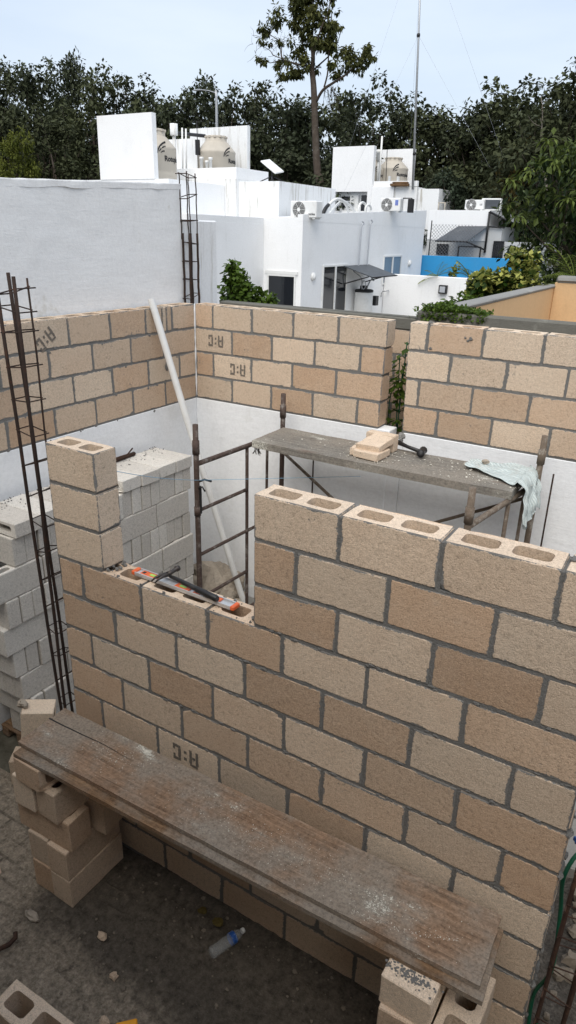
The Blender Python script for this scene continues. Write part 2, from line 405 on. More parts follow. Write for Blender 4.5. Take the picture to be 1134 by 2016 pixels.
# ------------------------------------------------------------------ concrete block
def rrect(cx, cy, hx, hy, r, n=3):
    pts = []
    for sx, sy, a0 in ((1, -1, -pi / 2), (1, 1, 0), (-1, 1, pi / 2), (-1, -1, pi)):
        for k in range(n + 1):
            a = a0 + pi / 2 * k / n
            pts.append((cx + sx * (hx - r) + r * cos(a), cy + sy * (hy - r) + r * sin(a)))
    return pts
def block(mb, T, L=.4, W=.15, H=.2, tone=None, bri=None, holes=True, jit=.0018, mi=0, hd_on=True):
    tone = R.random() ** 1.35 if tone is None else tone
    bri = R.uniform(.88, 1.08) if bri is None else bri
    col = (tone, bri, R.random())
    c = .004; hx, hy, hz = L / 2, W / 2, H / 2
    sides = [((-hx, -hy), (1, 0), L), ((hx, -hy), (0, 1), W), ((hx, hy), (-1, 0), L), ((-hx, hy), (0, -1), W)]
    pts = []
    for (sx, sy), (dx, dy), ln in sides:
        k = max(2, int(round(ln / .045)))
        for i in range(k + 1):
            t = c + (ln - 2 * c) * i / k
            pts.append((sx + dx * t, sy + dy * t, t - ln / 2, ln, -dy * -1, dx))
    def nrm(i): # outward normal of the side
        _, _, _, _, a, b = pts[i]; return (a, -b)
    rings = []
    for z, ins, j in ((-hz, .003, jit), (-hz + .006, 0, jit * .25), (-hz + .03, 0, 0), (hz - .03, 0, 0), (hz - .006, 0, jit * .25), (hz, .003, jit)):
        ring = []
        for i, (x, y, t, ln, a, b) in enumerate(pts):
            nx, ny = a, -b
            chip = 0.
            if j == jit and R.random() < .06: chip = R.uniform(.002, .007)
            d = -ins + R.uniform(-j, j) * .7 - chip
            ring.append((x + nx * d, y + ny * d, z + (R.uniform(-j, j) * .5 if j == jit else 0) - (chip * .6 if z > 0 else -chip * .6)))
        rings.append(ring)
    if R.random() < .4:   # knocked-off corner
        cx, cy = R.choice([-hx, hx]), R.choice([-hy, hy]); ir = R.choice([(0, 1), (5, 4)]); rad = R.uniform(.014, .036)
        for q, ri in enumerate(ir):
            rr_ = rad * (1 - .45 * q)
            for i, (x, y, z) in enumerate(rings[ri]):
                d = math.hypot(x - cx, y - cy)
                if d < rr_:
                    f = (1 - d / rr_) * .55 * rr_
                    rings[ri][i] = (x - f * (1 if cx > 0 else -1) * .8, y - f * (1 if cy > 0 else -1) * .8, z - (f * .7 if ri >= 3 else -f * .7))
    n = len(pts)
    V = [[T @ Vector(p) for p in r] for r in rings]
    for a in range(5):
        for i in range(n):
            k = (i + 1) % n
            same = pts[i][3] == pts[k][3] and pts[k][2] > pts[i][2]
            t0, ln = pts[i][2], pts[i][3]
            t1 = pts[k][2] if same else ln / 2
            z0, z1 = rings[a][i][2], rings[a + 1][i][2]
            mb.face([V[a][i], V[a][k], V[a + 1][k], V[a + 1][i]], [(t0, z0), (t1, z0), (t1, z1), (t0, z1)], (ln / 2, hz) if hd_on else (9, 9), col, mi)
    if not holes:
        mb.face(V[5], None, (9, 9), col, mi); mb.face(list(reversed(V[0])), None, (9, 9), col, mi)
        return
    if L > .3: cs, hw = (-L * .228, L * .228), L * .168
    elif L > .15: cs, hw = (0.,), L * .29
    else:
        mb.face(V[5], None, (9, 9), col, mi); mb.face(list(reversed(V[0])), None, (9, 9), col, mi); return
    hh = hy - .033 if W > .12 else hy - .024
    for ringi, sgn in ((5, 1), (0, -1)):
        outer = rings[ringi]
        tap = 1.0 if sgn > 0 else .9
        loops = [[(p[0], p[1]) for p in outer]]
        for cx in cs:
            loops.append([(x + R.uniform(-.0015, .0015), y + R.uniform(-.0015, .0015)) for x, y in rrect(cx, 0, hw * tap, hh * tap, .022)])
        flat = []; zz = []
        for li, lp in enumerate(loops):
            for pi_, q in enumerate(lp):
                flat.append(q); zz.append(outer[pi_][2] if li == 0 else sgn * (hz - (.001)))
        tris = tessellate_polygon([[Vector((q[0], q[1], 0)) for q in lp] for lp in loops])
        P3 = [T @ Vector((q[0], q[1], z)) for q, z in zip(flat, zz)]
        for t in tris:
            a, b, cc = (P3[i] for i in t)
            nn = (b - a).cross(cc - a); axis = (T.to_3x3() @ Vector((0, 0, sgn)))
            mb.face([a, b, cc] if nn.dot(axis) > 0 else [a, cc, b], None, (9, 9), (tone * .6, bri * 1.12, col[2]), mi)
        if sgn > 0: tops = loops[1:]
        else: bots = loops[1:]
    for tp, bt in zip(tops, bots):
        m = len(tp)
        rows = [[T @ Vector((x, y, -hz + .001)) for x, y in bt], [T @ Vector((x, y, hz - .001)) for x, y in tp]]
        for i in range(m):
            k = (i + 1) % m
            mb.face([rows[0][k], rows[0][i], rows[1][i], rows[1][k]], None, (9, 9), (tone, bri * .95, col[2]), mi)

FONT = {}
def text_polys(txt, size, bold=.0):
    cu = bpy.data.curves.new('t', 'FONT'); cu.body = txt; cu.size = size; cu.offset = bold; cu.resolution_u = 3
    o = bpy.data.objects.new('t', cu); COL.objects.link(o)
    dg = bpy.context.evaluated_depsgraph_get(); dg.update()
    me = bpy.data.meshes.new_from_object(o.evaluated_get(dg))
    vs = [v.co.copy() for v in me.vertices]; fs = [tuple(p.vertices) for p in me.polygons]
    bpy.data.objects.remove(o); bpy.data.curves.remove(cu); bpy.data.meshes.remove(me)
    x0 = min(v.x for v in vs); x1 = max(v.x for v in vs); y0 = min(v.y for v in vs); y1 = max(v.y for v in vs)
    for v in vs: v.x -= (x0 + x1) / 2; v.y -= (y0 + y1) / 2
    return vs, fs
def add_text(mb, txt, size, fn, bold=0.):
    vs, fs = text_polys(txt, size, bold)
    for f in fs: mb.face([fn(vs[i]) for i in f])

# ------------------------------------------------------------------ camera, sky, sun
cam = bpy.data.cameras.new('camera'); camo = bpy.data.objects.new('camera', cam); COL.objects.link(camo)
camo.location = (1.470, -2.1851, 3.5294); camo.rotation_euler = (1.182126, -0.024562, 0.546361)
cam.sensor_fit = 'VERTICAL'; cam.sensor_height = 24.; cam.lens = 24. * 1345.15 / 2016.
cam.clip_start = .05; cam.clip_end = 2000.
scene.camera = camo
SUN_AZ, SUN_EL = radians(166.), radians(54.)     # compass-like: 0 = +y, clockwise
w = bpy.data.worlds.new('World'); scene.world = w; w.use_nodes = True
nt = w.node_tree; nt.nodes.clear()
wo = nt.nodes.new('ShaderNodeOutputWorld')
sky = nt.nodes.new('ShaderNodeTexSky'); sky.sky_type = 'NISHITA'; sky.sun_disc = False
sky.sun_elevation = SUN_EL; sky.sun_rotation = SUN_AZ; sky.altitude = 10.; sky.air_density = 1.3; sky.dust_density = 3.; sky.ozone_density = 1.
bg1 = nt.nodes.new('ShaderNodeBackground'); bg1.inputs[1].default_value = .05
nt.links.new(sky.outputs[0], bg1.inputs[0])
tc = nt.nodes.new('ShaderNodeTexCoord'); mp = nt.nodes.new('ShaderNodeMapping'); mp.inputs['Scale'].default_value = (1.2, 1.2, 5.)
nz = nt.nodes.new('ShaderNodeTexNoise'); nz.inputs['Scale'].default_value = 2.0; nz.inputs['Detail'].default_value = 5.; nz.inputs['Roughness'].default_value = .5
cr = nt.nodes.new('ShaderNodeValToRGB')
cr.color_ramp.elements[0].position = .32; cr.color_ramp.elements[0].color = (.60, .69, .83, 1)
cr.color_ramp.elements[1].position = .68; cr.color_ramp.elements[1].color = (.75, .815, .915, 1)
nt.links.new(tc.outputs['Generated'], mp.inputs[0]); nt.links.new(mp.outputs[0], nz.inputs[0]); nt.links.new(nz.outputs[0], cr.inputs[0])
bg2 = nt.nodes.new('ShaderNodeBackground'); bg2.inputs[1].default_value = .90
nt.links.new(cr.outputs[0], bg2.inputs[0])
ad = nt.nodes.new('ShaderNodeAddShader')
nt.links.new(bg1.outputs[0], ad.inputs[0]); nt.links.new(bg2.outputs[0], ad.inputs[1]); nt.links.new(ad.outputs[0], wo.inputs[0])
sun = bpy.data.lights.new('sun', 'SUN'); sun.energy = 2.55; sun.angle = radians(50.); sun.color = (1., .955, .88)
so = bpy.data.objects.new('sun', sun); COL.objects.link(so)
sd = Vector((sin(SUN_AZ) * cos(SUN_EL), cos(SUN_AZ) * cos(SUN_EL), sin(SUN_EL)))
so.rotation_euler = sd.to_track_quat('Z', 'Y').to_euler(); so.location = (0, 0, 20)
scene.view_settings.view_transform = 'Standard'; scene.view_settings.look = 'None'; scene.view_settings.exposure = 0.
scene.cycles.max_bounces = 8; scene.cycles.transparent_max_bounces = 12

# ------------------------------------------------------------------ ground
mb = MB()
mb.face([Vector((-600, -600, -.012)), Vector((600, -600, -.012)), Vector((600, 900, -.012)), Vector((-600, 900, -.012))])
struct(mb.build('ground', M['ground']))
def height_sheet(x0, x1, y0, y1, nx, ny, fz):
    m = MB(); m.grid([[Vector((x0 + (x1 - x0) * i / nx, y0 + (y1 - y0) * j / ny, fz(x0 + (x1 - x0) * i / nx, y0 + (y1 - y0) * j / ny))) for i in range(nx + 1)] for j in range(ny + 1)])
    return m
def nz3(x, y, s, o=0.): return mnoise.noise(Vector((x * s + o, y * s - o, o * .37)))
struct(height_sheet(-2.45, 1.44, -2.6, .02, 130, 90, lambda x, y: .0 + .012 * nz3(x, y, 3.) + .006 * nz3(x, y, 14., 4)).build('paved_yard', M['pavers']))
def soilz(x, y):
    d = (-y) + .10 * nz3(x, y, 2.3, 2.) + .05 * nz3(x, y, 8., 1.)
    e = min((x + .95) / .25, (1.5 - x) / .2)
    k = max(0., min(1., e)) * max(0., 1 - d / .42)
    return -.02 + .048 * k ** .8 + (.010 * nz3(x, y, 22., 3.) + .010 * nz3(x, y, 9., 5.)) * min(1, k * 3)
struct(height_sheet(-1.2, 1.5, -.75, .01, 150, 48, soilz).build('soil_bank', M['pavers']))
# rough earth to the right of the wall and behind it
def earthz(x, y): return .02 + .05 * nz3(x, y, 3., 8.) + .03 * nz3(x, y, 11., 2.)
struct(height_sheet(1.40, 4.6, -2.5, 1.6, 100, 110, lambda x, y: earthz(x, y) + .12).build('earth_patch', M['soil']))
mb = MB(); mb.box(-2.46, 1.9, 1.14, 2.725, -.01, .2, bev=.01)
struct(mb.build('room_floor', M['slab']))
mb = MB(); mb.face([Vector((-40, 3.4, -.004)), Vector((16, 3.4, -.004)), Vector((16, 30, -.004)), Vector((-40, 30, -.004))])
struct(mb.build('courtyards', M['slab']))

# ------------------------------------------------------------------ masonry
def course(mb, mm, axisT, z_top, joints, t=.15, H=.198, jt=.012, tones=None, top_open=False, mortar=True, skip=()):
    """joints: ascending positions along the wall; blocks lie between them. axisT maps (along, depth, z)"""
    for i, (a, b) in enumerate(zip(joints[:-1], joints[1:])):
        if i in skip: continue
        L = (b - a) - jt
        tone = tones[i] if tones and i < len(tones) else None
        T = axisT @ TR((a + b) / 2 + R.uniform(-.001, .001), t / 2 + R.uniform(-.0015, .0015), z_top - H / 2 + R.uniform(-.001, .001), R.uniform(-.004, .004), 0, R.uniform(-.003, .003))
        block(mb, T, L, t, H, tone, holes=top_open)
def mortar_box(mm, axisT, a, b, z0, z1, t=.15, rec=.0025):
    mm.box(a, b, rec, t - rec, z0, z1, axisT, bev=.001)
def head_joint(mm, axisT, x, z0, z1, t=.15, w=.016):
    # lumpy vertical mortar between two open-topped blocks
    rows = []
    for k in range(8):
        z = z0 + (z1 - z0) * k / 7 - (.006 if k == 7 else 0)
        ww = w / 2 * (1 + R.uniform(-.25, .3))
        rows.append([axisT @ Vector((x - ww, .002 + R.uniform(0, .003), z)), axisT @ Vector((x + ww, .002 + R.uniform(0, .003), z)), axisT @ Vector((x + ww, t - .003, z)), axisT @ Vector((x - ww, t - .003, z))])
    mm.grid(rows, True, smooth=False, cap=True)

def stamp(mb, T, size=.10):
    # upside-down ink stamp as on the blocks; T maps (x, y, 0) of the text to the wall face
    k = size / .10
    def bar(x0, x1, y0, y1):
        n = max(2, int(max(x1 - x0, y1 - y0) / .008)); lo, hi = [], []
        hz_ = (x1 - x0) > (y1 - y0)
        for i in range(n + 1):
            t = i / n; j = lambda: R.uniform(-.0016, .0016)
            if hz_: lo.append((x0 + (x1 - x0) * t + j(), y0 + j())); hi.append((x0 + (x1 - x0) * t + j(), y1 + j()))
            else: lo.append((x1 + j(), y0 + (y1 - y0) * t + j())); hi.append((x0 + j(), y0 + (y1 - y0) * t + j()))
        for i in range(n): mb.face([T @ Vector((p[0] * k, p[1] * k, 0)) for p in (lo[i], lo[i + 1], hi[i + 1], hi[i])])
    # C turned upside down
    k *= 1.0
    bar(-.078, -.030, .030, .048); bar(-.045, -.028, -.030, .029); bar(-.078, -.030, -.049, -.031); bar(-.078, -.064, .012, .029); bar(-.078, -.064, -.030, -.014)
    bar(-.008, .010, .012, .030); bar(-.008, .010, -.030, -.012)
    # A turned upside down
    bar(.026, .043, -.034, .049); bar(.066, .083, -.034, .049); bar(.044, .065, -.004, .012); bar(.030, .079, -.050, -.035)

FW = I4
fw = thing('block_wall', 'tan concrete block wall in the foreground with a low gap, level and hammer lying in the gap', 'wall', (0, 0, 0))
mb, mm = MB(), MB()
ZT = 2.53
U = lambda *us: [u * .205 for u in us]
XL, XR = -1.25, 1.425
tn = {1: [.2, .3, .35, .3], 2: [.85, .12, .9, .1], 3: [.85, .2, .9, .25]}
offs = {1: -.0046, 2: .0114, 3: .008, 4: -.048, 5: -.0395, 6: -.0258, 7: -.0218, 8: .0068, 9: 0, 10: .004, 11: -.002, 12: .012}
hi = {1: (2, 4, 6), 2: (1, 3, 5), 3: (2, 4, 6)}
for c in (1, 2, 3):
    js = [0.0 + R.uniform(0, .004)] + [u * .205 + offs[c] for u in hi[c]] + [XR + R.uniform(-.006, .006)]
    course(mb, mm, FW, ZT - (c - 1) * .21, js, tones=tn[c], top_open=(c == 1))
    pj = [-1.258 + R.uniform(-.004, .004), -.905 + R.uniform(-.006, .006)]
    course(mb, mm, FW, ZT - (c - 1) * .21, pj, tones=[[.15], [.12], [.1]][c - 1], top_open=(c == 1))
    z1 = ZT - (c - 1) * .21 - (.0 if c > 1 else .198); z0 = ZT - (c - 1) * .21 - .198
    if c == 1:
        for x in js[1:-1]: head_joint(mm, FW, x, z0, ZT - .004)
        pass

for c in range(4, 13):
    us = (-5, -3, -1, 1, 3, 5) if c % 2 == 0 else (-4, -2, 0, 2, 4, 6)
    js = [XL + R.uniform(-.006, .006)] + [u * .205 + offs[c] for u in us] + [XR + R.uniform(-.01, .006)]
    zt = ZT - (c - 1) * .21
    if c == 4:
        # open cells only in the gap
        tones = [.85, .8, .3, .8, .2, .3, .7]
        for i, (a, b) in enumerate(zip(js[:-1], js[1:])):
            T = FW @ TR((a + b) / 2, .075 + R.uniform(-.0015, .0015), zt - .099)
            block(mb, T, b - a - .012, .15, .198, tones[i], holes=(1 <= i <= 3))
        for x in (js[2], js[3]): head_joint(mm, FW, x, zt - .198, zt - .006)
        # one mortar body per rectangle of wall, butted end to end
        mortar_box(mm, FW, XL + .008, XR - .012, 0, zt - .197)
        mortar_box(mm, FW, XL + .008, js[1] + .02, zt - .197, zt - .001)
        mortar_box(mm, FW, js[4] - .02, XR - .012, zt - .197, zt - .001)
        mortar_box(mm, FW, -1.250, -.925, zt - .001, ZT - .197)
        mortar_box(mm, FW, .010, XR - .012, zt - .001, ZT - .197)
    else:
        course(mb, mm, FW, zt, js, tones=[None, None, .12] if c == 8 else None)
# bits of mortar left on the top and at the edge of the pillar
for k in range(12):
    x = R.uniform(-.90, 0.0)
    mm.lump((x, R.choice([.012, .138]) + R.uniform(-.01, .01), 1.902), R.uniform(.003, .009), k, 6, 4)
for k in range(14): mm.lump((R.uniform(-.93, -.80), R.uniform(.01, .14), 1.905 + R.uniform(0, .012)), R.uniform(.004, .010), k + 60, 7, 5)
for k in range(10): mm.lump((R.uniform(-.03, .0), R.uniform(.01, .14), 1.905 + R.uniform(0, .01)), R.uniform(.006, .014), k + 80, 7, 5)
for k in range(40):
    z = R.uniform(.3, 2.5); mm.lump((XR - .004 + R.uniform(-.004, .004), R.uniform(.01, .14), round(z / .21) * .21 + .005), R.uniform(.008, .02), k + 30, 7, 5, (.6, 1, .7))
for k in range(240):   # squeezed-out mortar along the joints
    c = R.randrange(3, 13); x = R.uniform(-1.2, 1.4)
    if c == 3 and x < .02: continue
    mm.lump((x, .0005, ZT - c * .21 + .006 + R.uniform(-.006, .006)), R.uniform(.004, .010), k, 7, 5, (R.uniform(1., 2.4), .45, .8))
for k in range(12): mm.lump((1.235 + .05 * R.random(), R.uniform(.09, .15), ZT - R.uniform(.0, .06)), R.uniform(.012, .026), k, 8, 6)
mb.build('masonry', M['block'], fw); mm.build('mortar_joints', M['mortar'], fw)
ms = MB(); stamp(ms, Matrix(((1, 0, 0, -.418), (0, 0, -1, -.0022), (0, 1, 0, .963), (0, 0, 0, 1))), .105)
ms.build('ink_stamp', M['ink'], fw)
# back wall, left part and right part, left wall
YB, XW, ZB, PB = 2.7275, -2.463, 2.93, .2085
bw = thing('block_wall', 'back block wall left of the narrow slot, four courses on white rendered wall', 'wall')
b2, m2 = MB(), MB()
XE = -.625
BT = TR(0, YB, 0)
for c in range(1, 5):
    j0 = [XE - .41 * k for k in range(0, 5)] if c % 2 else [XE, XE - .205] + [XE - .205 - .41 * k for k in range(1, 5)]
    js = sorted(set(round(x, 3) for x in j0 if x > XW + .08)) ; js = [XW + .002] + js
    js[-1] = XE + (R.uniform(-.012, .004) if c > 1 else .012)
    zt = ZB - (c - 1) * PB
    tones = {1: [.7, .2, .25, .2, .2], 2: [.15, .8, .2, .2, .85], 3: [.85, .1, .3, .9, .75], 4: [.2, .3, .85, .2, .75]}[c]
    course(b2, m2, BT, zt, js, tones=tones, top_open=(c == 1), H=.197)
    if c == 1:
        for x in js[1:-1]: head_joint(m2, BT, x, zt - .198, zt - .004)
        mortar_box(m2, BT, XW, XE - .016, ZB - 4 * PB + .0005, zt - .196)
b2.build('masonry', M['block'], bw); m2.build('mortar_joints', M['mortar'], bw)
ms = MB()
for sx, sz, a in ((-2.235, 2.63, 0), (-2.0, 2.405, 0)):
    stamp(ms, Matrix(((1, 0, 0, sx), (0, 0, -1, YB - .003), (0, 1, 0, sz), (0, 0, 0, 1))), .10)
ms.build('ink_stamp', M['ink'], bw)
b3 = MB(); b3.box(XW - .15, XE + .09, YB + .0, YB + .15, -.01, ZB - 4 * PB, bev=.006)
b3.build('rendered_base', M['white_old'], bw)
b4 = MB()   # thin white grout line in the corner
b4.tube([(XW + .004, YB - .004, 2.12 + .81 * k / 14) for k in range(15)], [.006 + R.uniform(-.003, .004) for k in range(15)], 6)
b4.build('corner_grout', M['white_old'], bw)

bw2 = thing('block_wall', 'back block wall right of the narrow slot, running out of the photo at the right', 'wall')
b2, m2 = MB(), MB()
st = {1: [-.45, -.299], 2: [-.452, -.11], 3: [-.443, -.33], 4: [-.44, -.16]}
tn2 = {1: [.15, .75, .1, .1], 2: [.1, .2, .15, .3], 3: [.15, .5, .75, .7], 4: [.8, .75, .25, .5]}
for c in range(1, 5):
    js = list(st[c])
    while js[-1] < 2.4: js.append(js[-1] + .41)
    zt = ZB + .006 - (c - 1) * PB
    course(b2, m2, BT, zt, js, tones=tn2[c], top_open=(c == 1), H=.197)
    if c == 1:
        for x in js[1:-1]: head_joint(m2, BT, x, zt - .198, zt - .002)
        mortar_box(m2, BT, -.432, 2.4, ZB + .006 - 4 * PB + .0005, zt - .196)
        m2.lump((-.299, YB + .03, zt + .004), .018, 3, 8, 6); m2.lump((.93, YB + .02, zt + .002), .013, 5, 8, 6)
for x, z, r in ((.02, 2.86, .016), (.0, 2.845, .01), (-.02, 2.865, .009), (-.27, 2.765, .012)): m2.lump((x, YB - .001, z), r, int(z * 100), 8, 6, (1, .35, .8))
b2.build('masonry', M['block'], bw2); m2.build('mortar_joints', M['mortar'], bw2)
b3 = MB(); b3.box(-.42, 2.5, YB + .0, YB + .15, -.01, ZB + .006 - 4 * PB, bev=.006); b3.box(-.56, -.41, YB + .003, YB + .147, -.01, 2.02, bev=.02, jit=.008)
b3.build('rendered_base', M['white_old'], bw2)
b3 = MB(); 
for k in range(16): b3.lump((-.43 + R.uniform(-.02, .012), YB + R.uniform(.0, .14), 2.03 + R.uniform(0, .06)), R.uniform(.014, .03), k, 8, 6)
b3.build('broken_edge', M['cap_grey'], bw2)

lw = thing('block_wall', 'left block wall below the tall white neighbour wall, four courses on white rendered base', 'wall')
b2, m2 = MB(), MB()
# maps along (=+y) / depth (into -x)
LT = Matrix(((0, -1, 0, XW), (1, 0, 0, 0), (0, 0, 1, 0), (0, 0, 0, 1)))
for c in range(1, 5):
    zt = ZB - (c - 1) * PB
    if c == 1: js = [-1.17, -.76, -.35, .06, .47, .88, 1.29, 1.70, 2.10, 2.30, 2.355, 2.42, 2.7275]
    elif c == 2: js = [-1.37, -.96, -.55, -.14, .27, .68, 1.09, 1.50, 1.91, 2.30, 2.7275]
    elif c == 3: js = [-1.17, -.76, -.35, .06, .47, .88, 1.29, 1.69, 2.10, 2.50, 2.7275]
    else: js = [-1.37, -.96, -.55, -.14, .27, .68, 1.09, 1.49, 1.90, 2.30, 2.7275]
    course(b2, m2, LT, zt, js, top_open=(c == 1), H=.197)
    if c == 1:
        for x in js[1:-1]: head_joint(m2, LT, x, zt - .198, zt - .004, w=.016 if not (2.2 < x < 2.4) else .006)
        mortar_box(m2, LT, js[0] + .01, 2.7275, ZB - 4 * PB + .0005, zt - .196)
for k in range(36): m2.lump((XW + .0, R.uniform(.3, 2.6), ZB - R.choice([1, 2, 3, 4]) * PB + R.uniform(-.015, .01)), R.uniform(.006, .014), k, 7, 5, (.35, 1, .8))
m2.lump((XW + .004, 2.33, 2.44), .03, 2, 9, 7, (.3, .8, 1.2))
b2.build('masonry', M['block'], lw); m2.build('mortar_joints', M['mortar'], lw)
ms = MB()
ca, sa = cos(.6), sin(.6)
T = Matrix(((0, 0, 1, XW + .003), (1, 0, 0, 1.08), (0, 1, 0, 2.80), (0, 0, 0, 1))) @ Matrix.Rotation(.62, 4, 'Z')
stamp(ms, T, .10); ms.build('ink_stamp', M['ink'], lw)
b3 = MB(); b3.box(XW - .15, XW + .0, -1.4, YB - .002, -.01, ZB - 4 * PB, bev=.004)
b3.build('rendered_base', M['white_old'], lw)

# ------------------------------------------------------------------ tall white neighbour wall on the left
nw = thing('white_wall', 'tall rough white rendered wall with peeling membrane along its top, left side', 'wall')
def rough_wall(m, along0, along1, z0, z1f, T, nx, nz, amp=.006):
    rows = []
    for j in range(nz + 1):
        row = []
        for i in range(nx + 1):
            a = along0 + (along1 - along0) * i / nx; z = z0 + (z1f(a) - z0) * j / nz
            d = amp * nz3(a, z, 2.2, 3.) + amp * .5 * nz3(a, z, 9., 1.)
            row.append(T @ Vector((a, d, z)))
        rows.append(row)
    m.grid(rows)
XN = -2.632
NTm = Matrix(((0, -1, 0, XN), (1, 0, 0, 0), (0, 0, 1, 0), (0, 0, 0, 1)))
zw = lambda a: 3.81 + .044 * (a - 1.)
b = MB(); b.box(-3.2, 2.8, .012, .17, 0, 3.60, NTm, bev=.01); rough_wall(b, -3.2, 2.8, 2.4, lambda a: zw(a) - .01 + .006 * nz3(a, 0, 3.), NTm, 160, 40)
b.build('rendered_face', M['white_rough'], nw)
b = MB()   # lumpy waterproofing membrane along the top edge
rows = []
for j in range(9):
    row = []
    for i in range(241):
        a = -3.2 + 6.0 * i / 240
        drop = .05 + .012 * nz3(a, 0, 1.3, 5.) + .012 * nz3(a, 1, 5., 2.)
        t = j / 8
        if t < .5: z = zw(a) - drop * (1 - t * 2); d = -.0015 - .007 * max(0, nz3(a, z, 7., 3.)) - .002 * t
        else: z = zw(a) - .002 + .003 * nz3(a, t, 4., 1.); d = -.004 + (t - .5) * 2 * .19
        row.append(NTm @ Vector((a, d + .002 * nz3(a, z, 30., 2.), z + .003 * nz3(a, t * 3, 13., 7.))))
    rows.append(row)
b.grid(rows); b.build('roof_membrane', M['white_rough'], nw)
rw = thing('white_wall', 'lower white wall stub past the end of the tall white wall, rain stained', 'wall')
b = MB(); b.box(2.80, 3.30, .002, .15, 0, 3.61, NTm, bev=.012); b.build('rendered_face', M['white_stained'], rw)

# rear boundary wall
bd = thing('boundary_wall', 'low weathered grey boundary wall with blackened cap behind the back block wall', 'wall')
b = MB(); b.box(-2.62, -.62, 3.30, 3.45, 2.80, 2.905, bev=.012, jit=.004); b.box(-.62, 3.2, 3.30, 3.45, 2.84, 2.965, bev=.012, jit=.004)
b.build('cap_beam', M['cap_dark'], bd)
b, m_ = MB(), MB()
for c in range(0, 13):
    zt = 2.80 - c * .21
    js = [-2.62 + (.2 if c % 2 else .41) * (k > 0) + .41 * max(0, k - 1) for k in range(0, 15)]
    course(b, m_, TR(0, 3.303, 0), zt, js, tones=[.45] * 20, H=.198)
mortar_box(m_, TR(0, 3.303, 0), -2.61, 2.9, .01, 2.799)
b.build('masonry', M['block'], bd); m_.build('mortar_joints', M['mortar'], bd)

# ------------------------------------------------------------------ stacks of grey blocks
ORD = ['nearest', 'second', 'third', 'fourth', 'fifth', 'sixth', 'seventh', 'eighth', 'ninth', 'tenth']
ROW = ['top', 'second', 'third', 'fourth', 'fifth']
def make_grey(L, W, H, hol):
    m = MB(); block(m, I4, L, W, H, R.random(), R.uniform(.9, 1.06), holes=hol, hd_on=False, jit=.002)
    return m
protos = {}
def grey_block(kind, x, y, z, label, group, rz=0.):
    """kind: flat / upright / long; a few base meshes are shared between copies"""
    key = (kind, R.randrange(6))
    if key not in protos:
        m = MB()
        T = {'flat': Matrix.Rotation(pi / 2, 4, 'X'), 'upright': I4, 'long': Matrix.Rotation(pi / 2, 4, 'Z')}[kind]
        block(m, T, .396, .096, .196, R.random(), R.uniform(.90, 1.07), holes=True, hd_on=False, jit=.0022)
        o = m.build('concrete_block', M['grey_block']); protos[key] = o
    else:
        o = protos[key].copy(); COL.objects.link(o)
    o.location = (x, y, z); o.rotation_euler = (R.uniform(-.006, .006), R.uniform(-.006, .006), rz + R.uniform(-.012, .012))
    if kind == 'flat': pass
    return tag(o, label, 'concrete block', group)
XF = -2.0
def stack(name, rows, y0s, nup, group, layers):
    ntop = {'flat': 0, 'upright': 0, 'long': 0}
    for r, kind in enumerate(rows):
        rk = ntop[kind]; ntop[kind] += 1
        y0 = y0s[r]
        xo = R.uniform(-.012, .012)
        if kind == 'flat':
            for k in range(4):
                grey_block('flat', XF - .2 + xo + R.uniform(-.012, .012), y0 + .1 + k * .203, 1.75 + R.uniform(-.003, .003), 'flat grey block capping the %s, %s from the near end' % (name, ORD[k]), group)
        elif kind == 'upright':
            zc = 1.6 - .2 * (r - 1)
            n = nup[r]
            for k in range(n):
                grey_block('upright', XF - .2 + xo + R.uniform(-.012, .008), y0 + .05 + k * .1015, zc, 'upright grey block, %s from near end, %s upright row of %s' % (ORD[k], ROW[rk], name), group)
        else:
            zc = 1.6 - .2 * (r - 1)
            for k in range(2):
                for l in range(layers if r > 2 else 1):
                    lab = 'long grey block laid lengthwise, %s half, %s lengthwise row of %s' % (('near', 'far')[k], ROW[rk], name)
                    if l: lab = 'long grey block %s behind the face, %s lengthwise row of %s' % (('', 'just', 'two deep')[l], ROW[rk], name)
                    if l and k: continue
                    grey_block('long', XF - .05 - .1 * l + xo, y0 + .2 + k * .405, zc, lab, group)
stack('stack beside rebar cage', ['flat', 'upright', 'long', 'upright', 'long', 'upright', 'long', 'upright', 'long'],
      [.29, .27, .08, .16, .12, .17, .20, .25, .27], {1: 8, 3: 9, 5: 8, 7: 7}, 'grey blocks stacked beside the rebar cage', 3)
stack('stack behind pillar', ['flat', 'upright', 'long', 'upright', 'long', 'upright', 'long', 'upright'],
      [1.25, 1.15, 1.21, 1.22, 1.24, 1.23, 1.22, 1.23], {1: 9, 3: 8, 5: 8, 7: 8}, 'grey blocks stacked behind the pillar', 1)
def pallet(name, label, y0, z):
    t = thing('pallet', label, 'pallet', (XF - .22, y0, z))
    for x in (-.16, 0, .16):
        m = MB(); m.box(x - .035, x + .035, 0, .86, 0, .07); m.build('bearer', M['plank_under'], t)
    for y in (0, .2, .4, .6, .77):
        m = MB(); m.box(-.2, .2, y, y + .09, .07, .092); m.build('slat', M['plank_under'], t)
pallet('pallet', 'wooden pallet under the grey block stack beside the rebar cage', .26, .0)
pallet('pallet', 'wooden pallet under the grey block stack behind the pillar', 1.22, .205)
m = MB()
for k in range(220):
    y = R.uniform(1.28, 2.05) if k % 2 else R.uniform(.3, 1.05)
    m.lump((XF - .40 + abs(R.gauss(0, .09)), y, 1.80), R.uniform(.001, .006), k, 5, 4)
tag(m.build('mortar_droppings', M['mortar']), 'dark mortar droppings on top of the grey block stacks against the white wall', 'mortar', kind='stuff')
m = MB(); m.tube([(-2.36, 1.32, 1.815), (-2.37, 1.78, 1.815)], .016, 6); m.tube([(-2.36, 1.4, 1.835), (-2.33, 1.66, 1.845), (-2.29, 1.68, 1.90)], .006, 6)
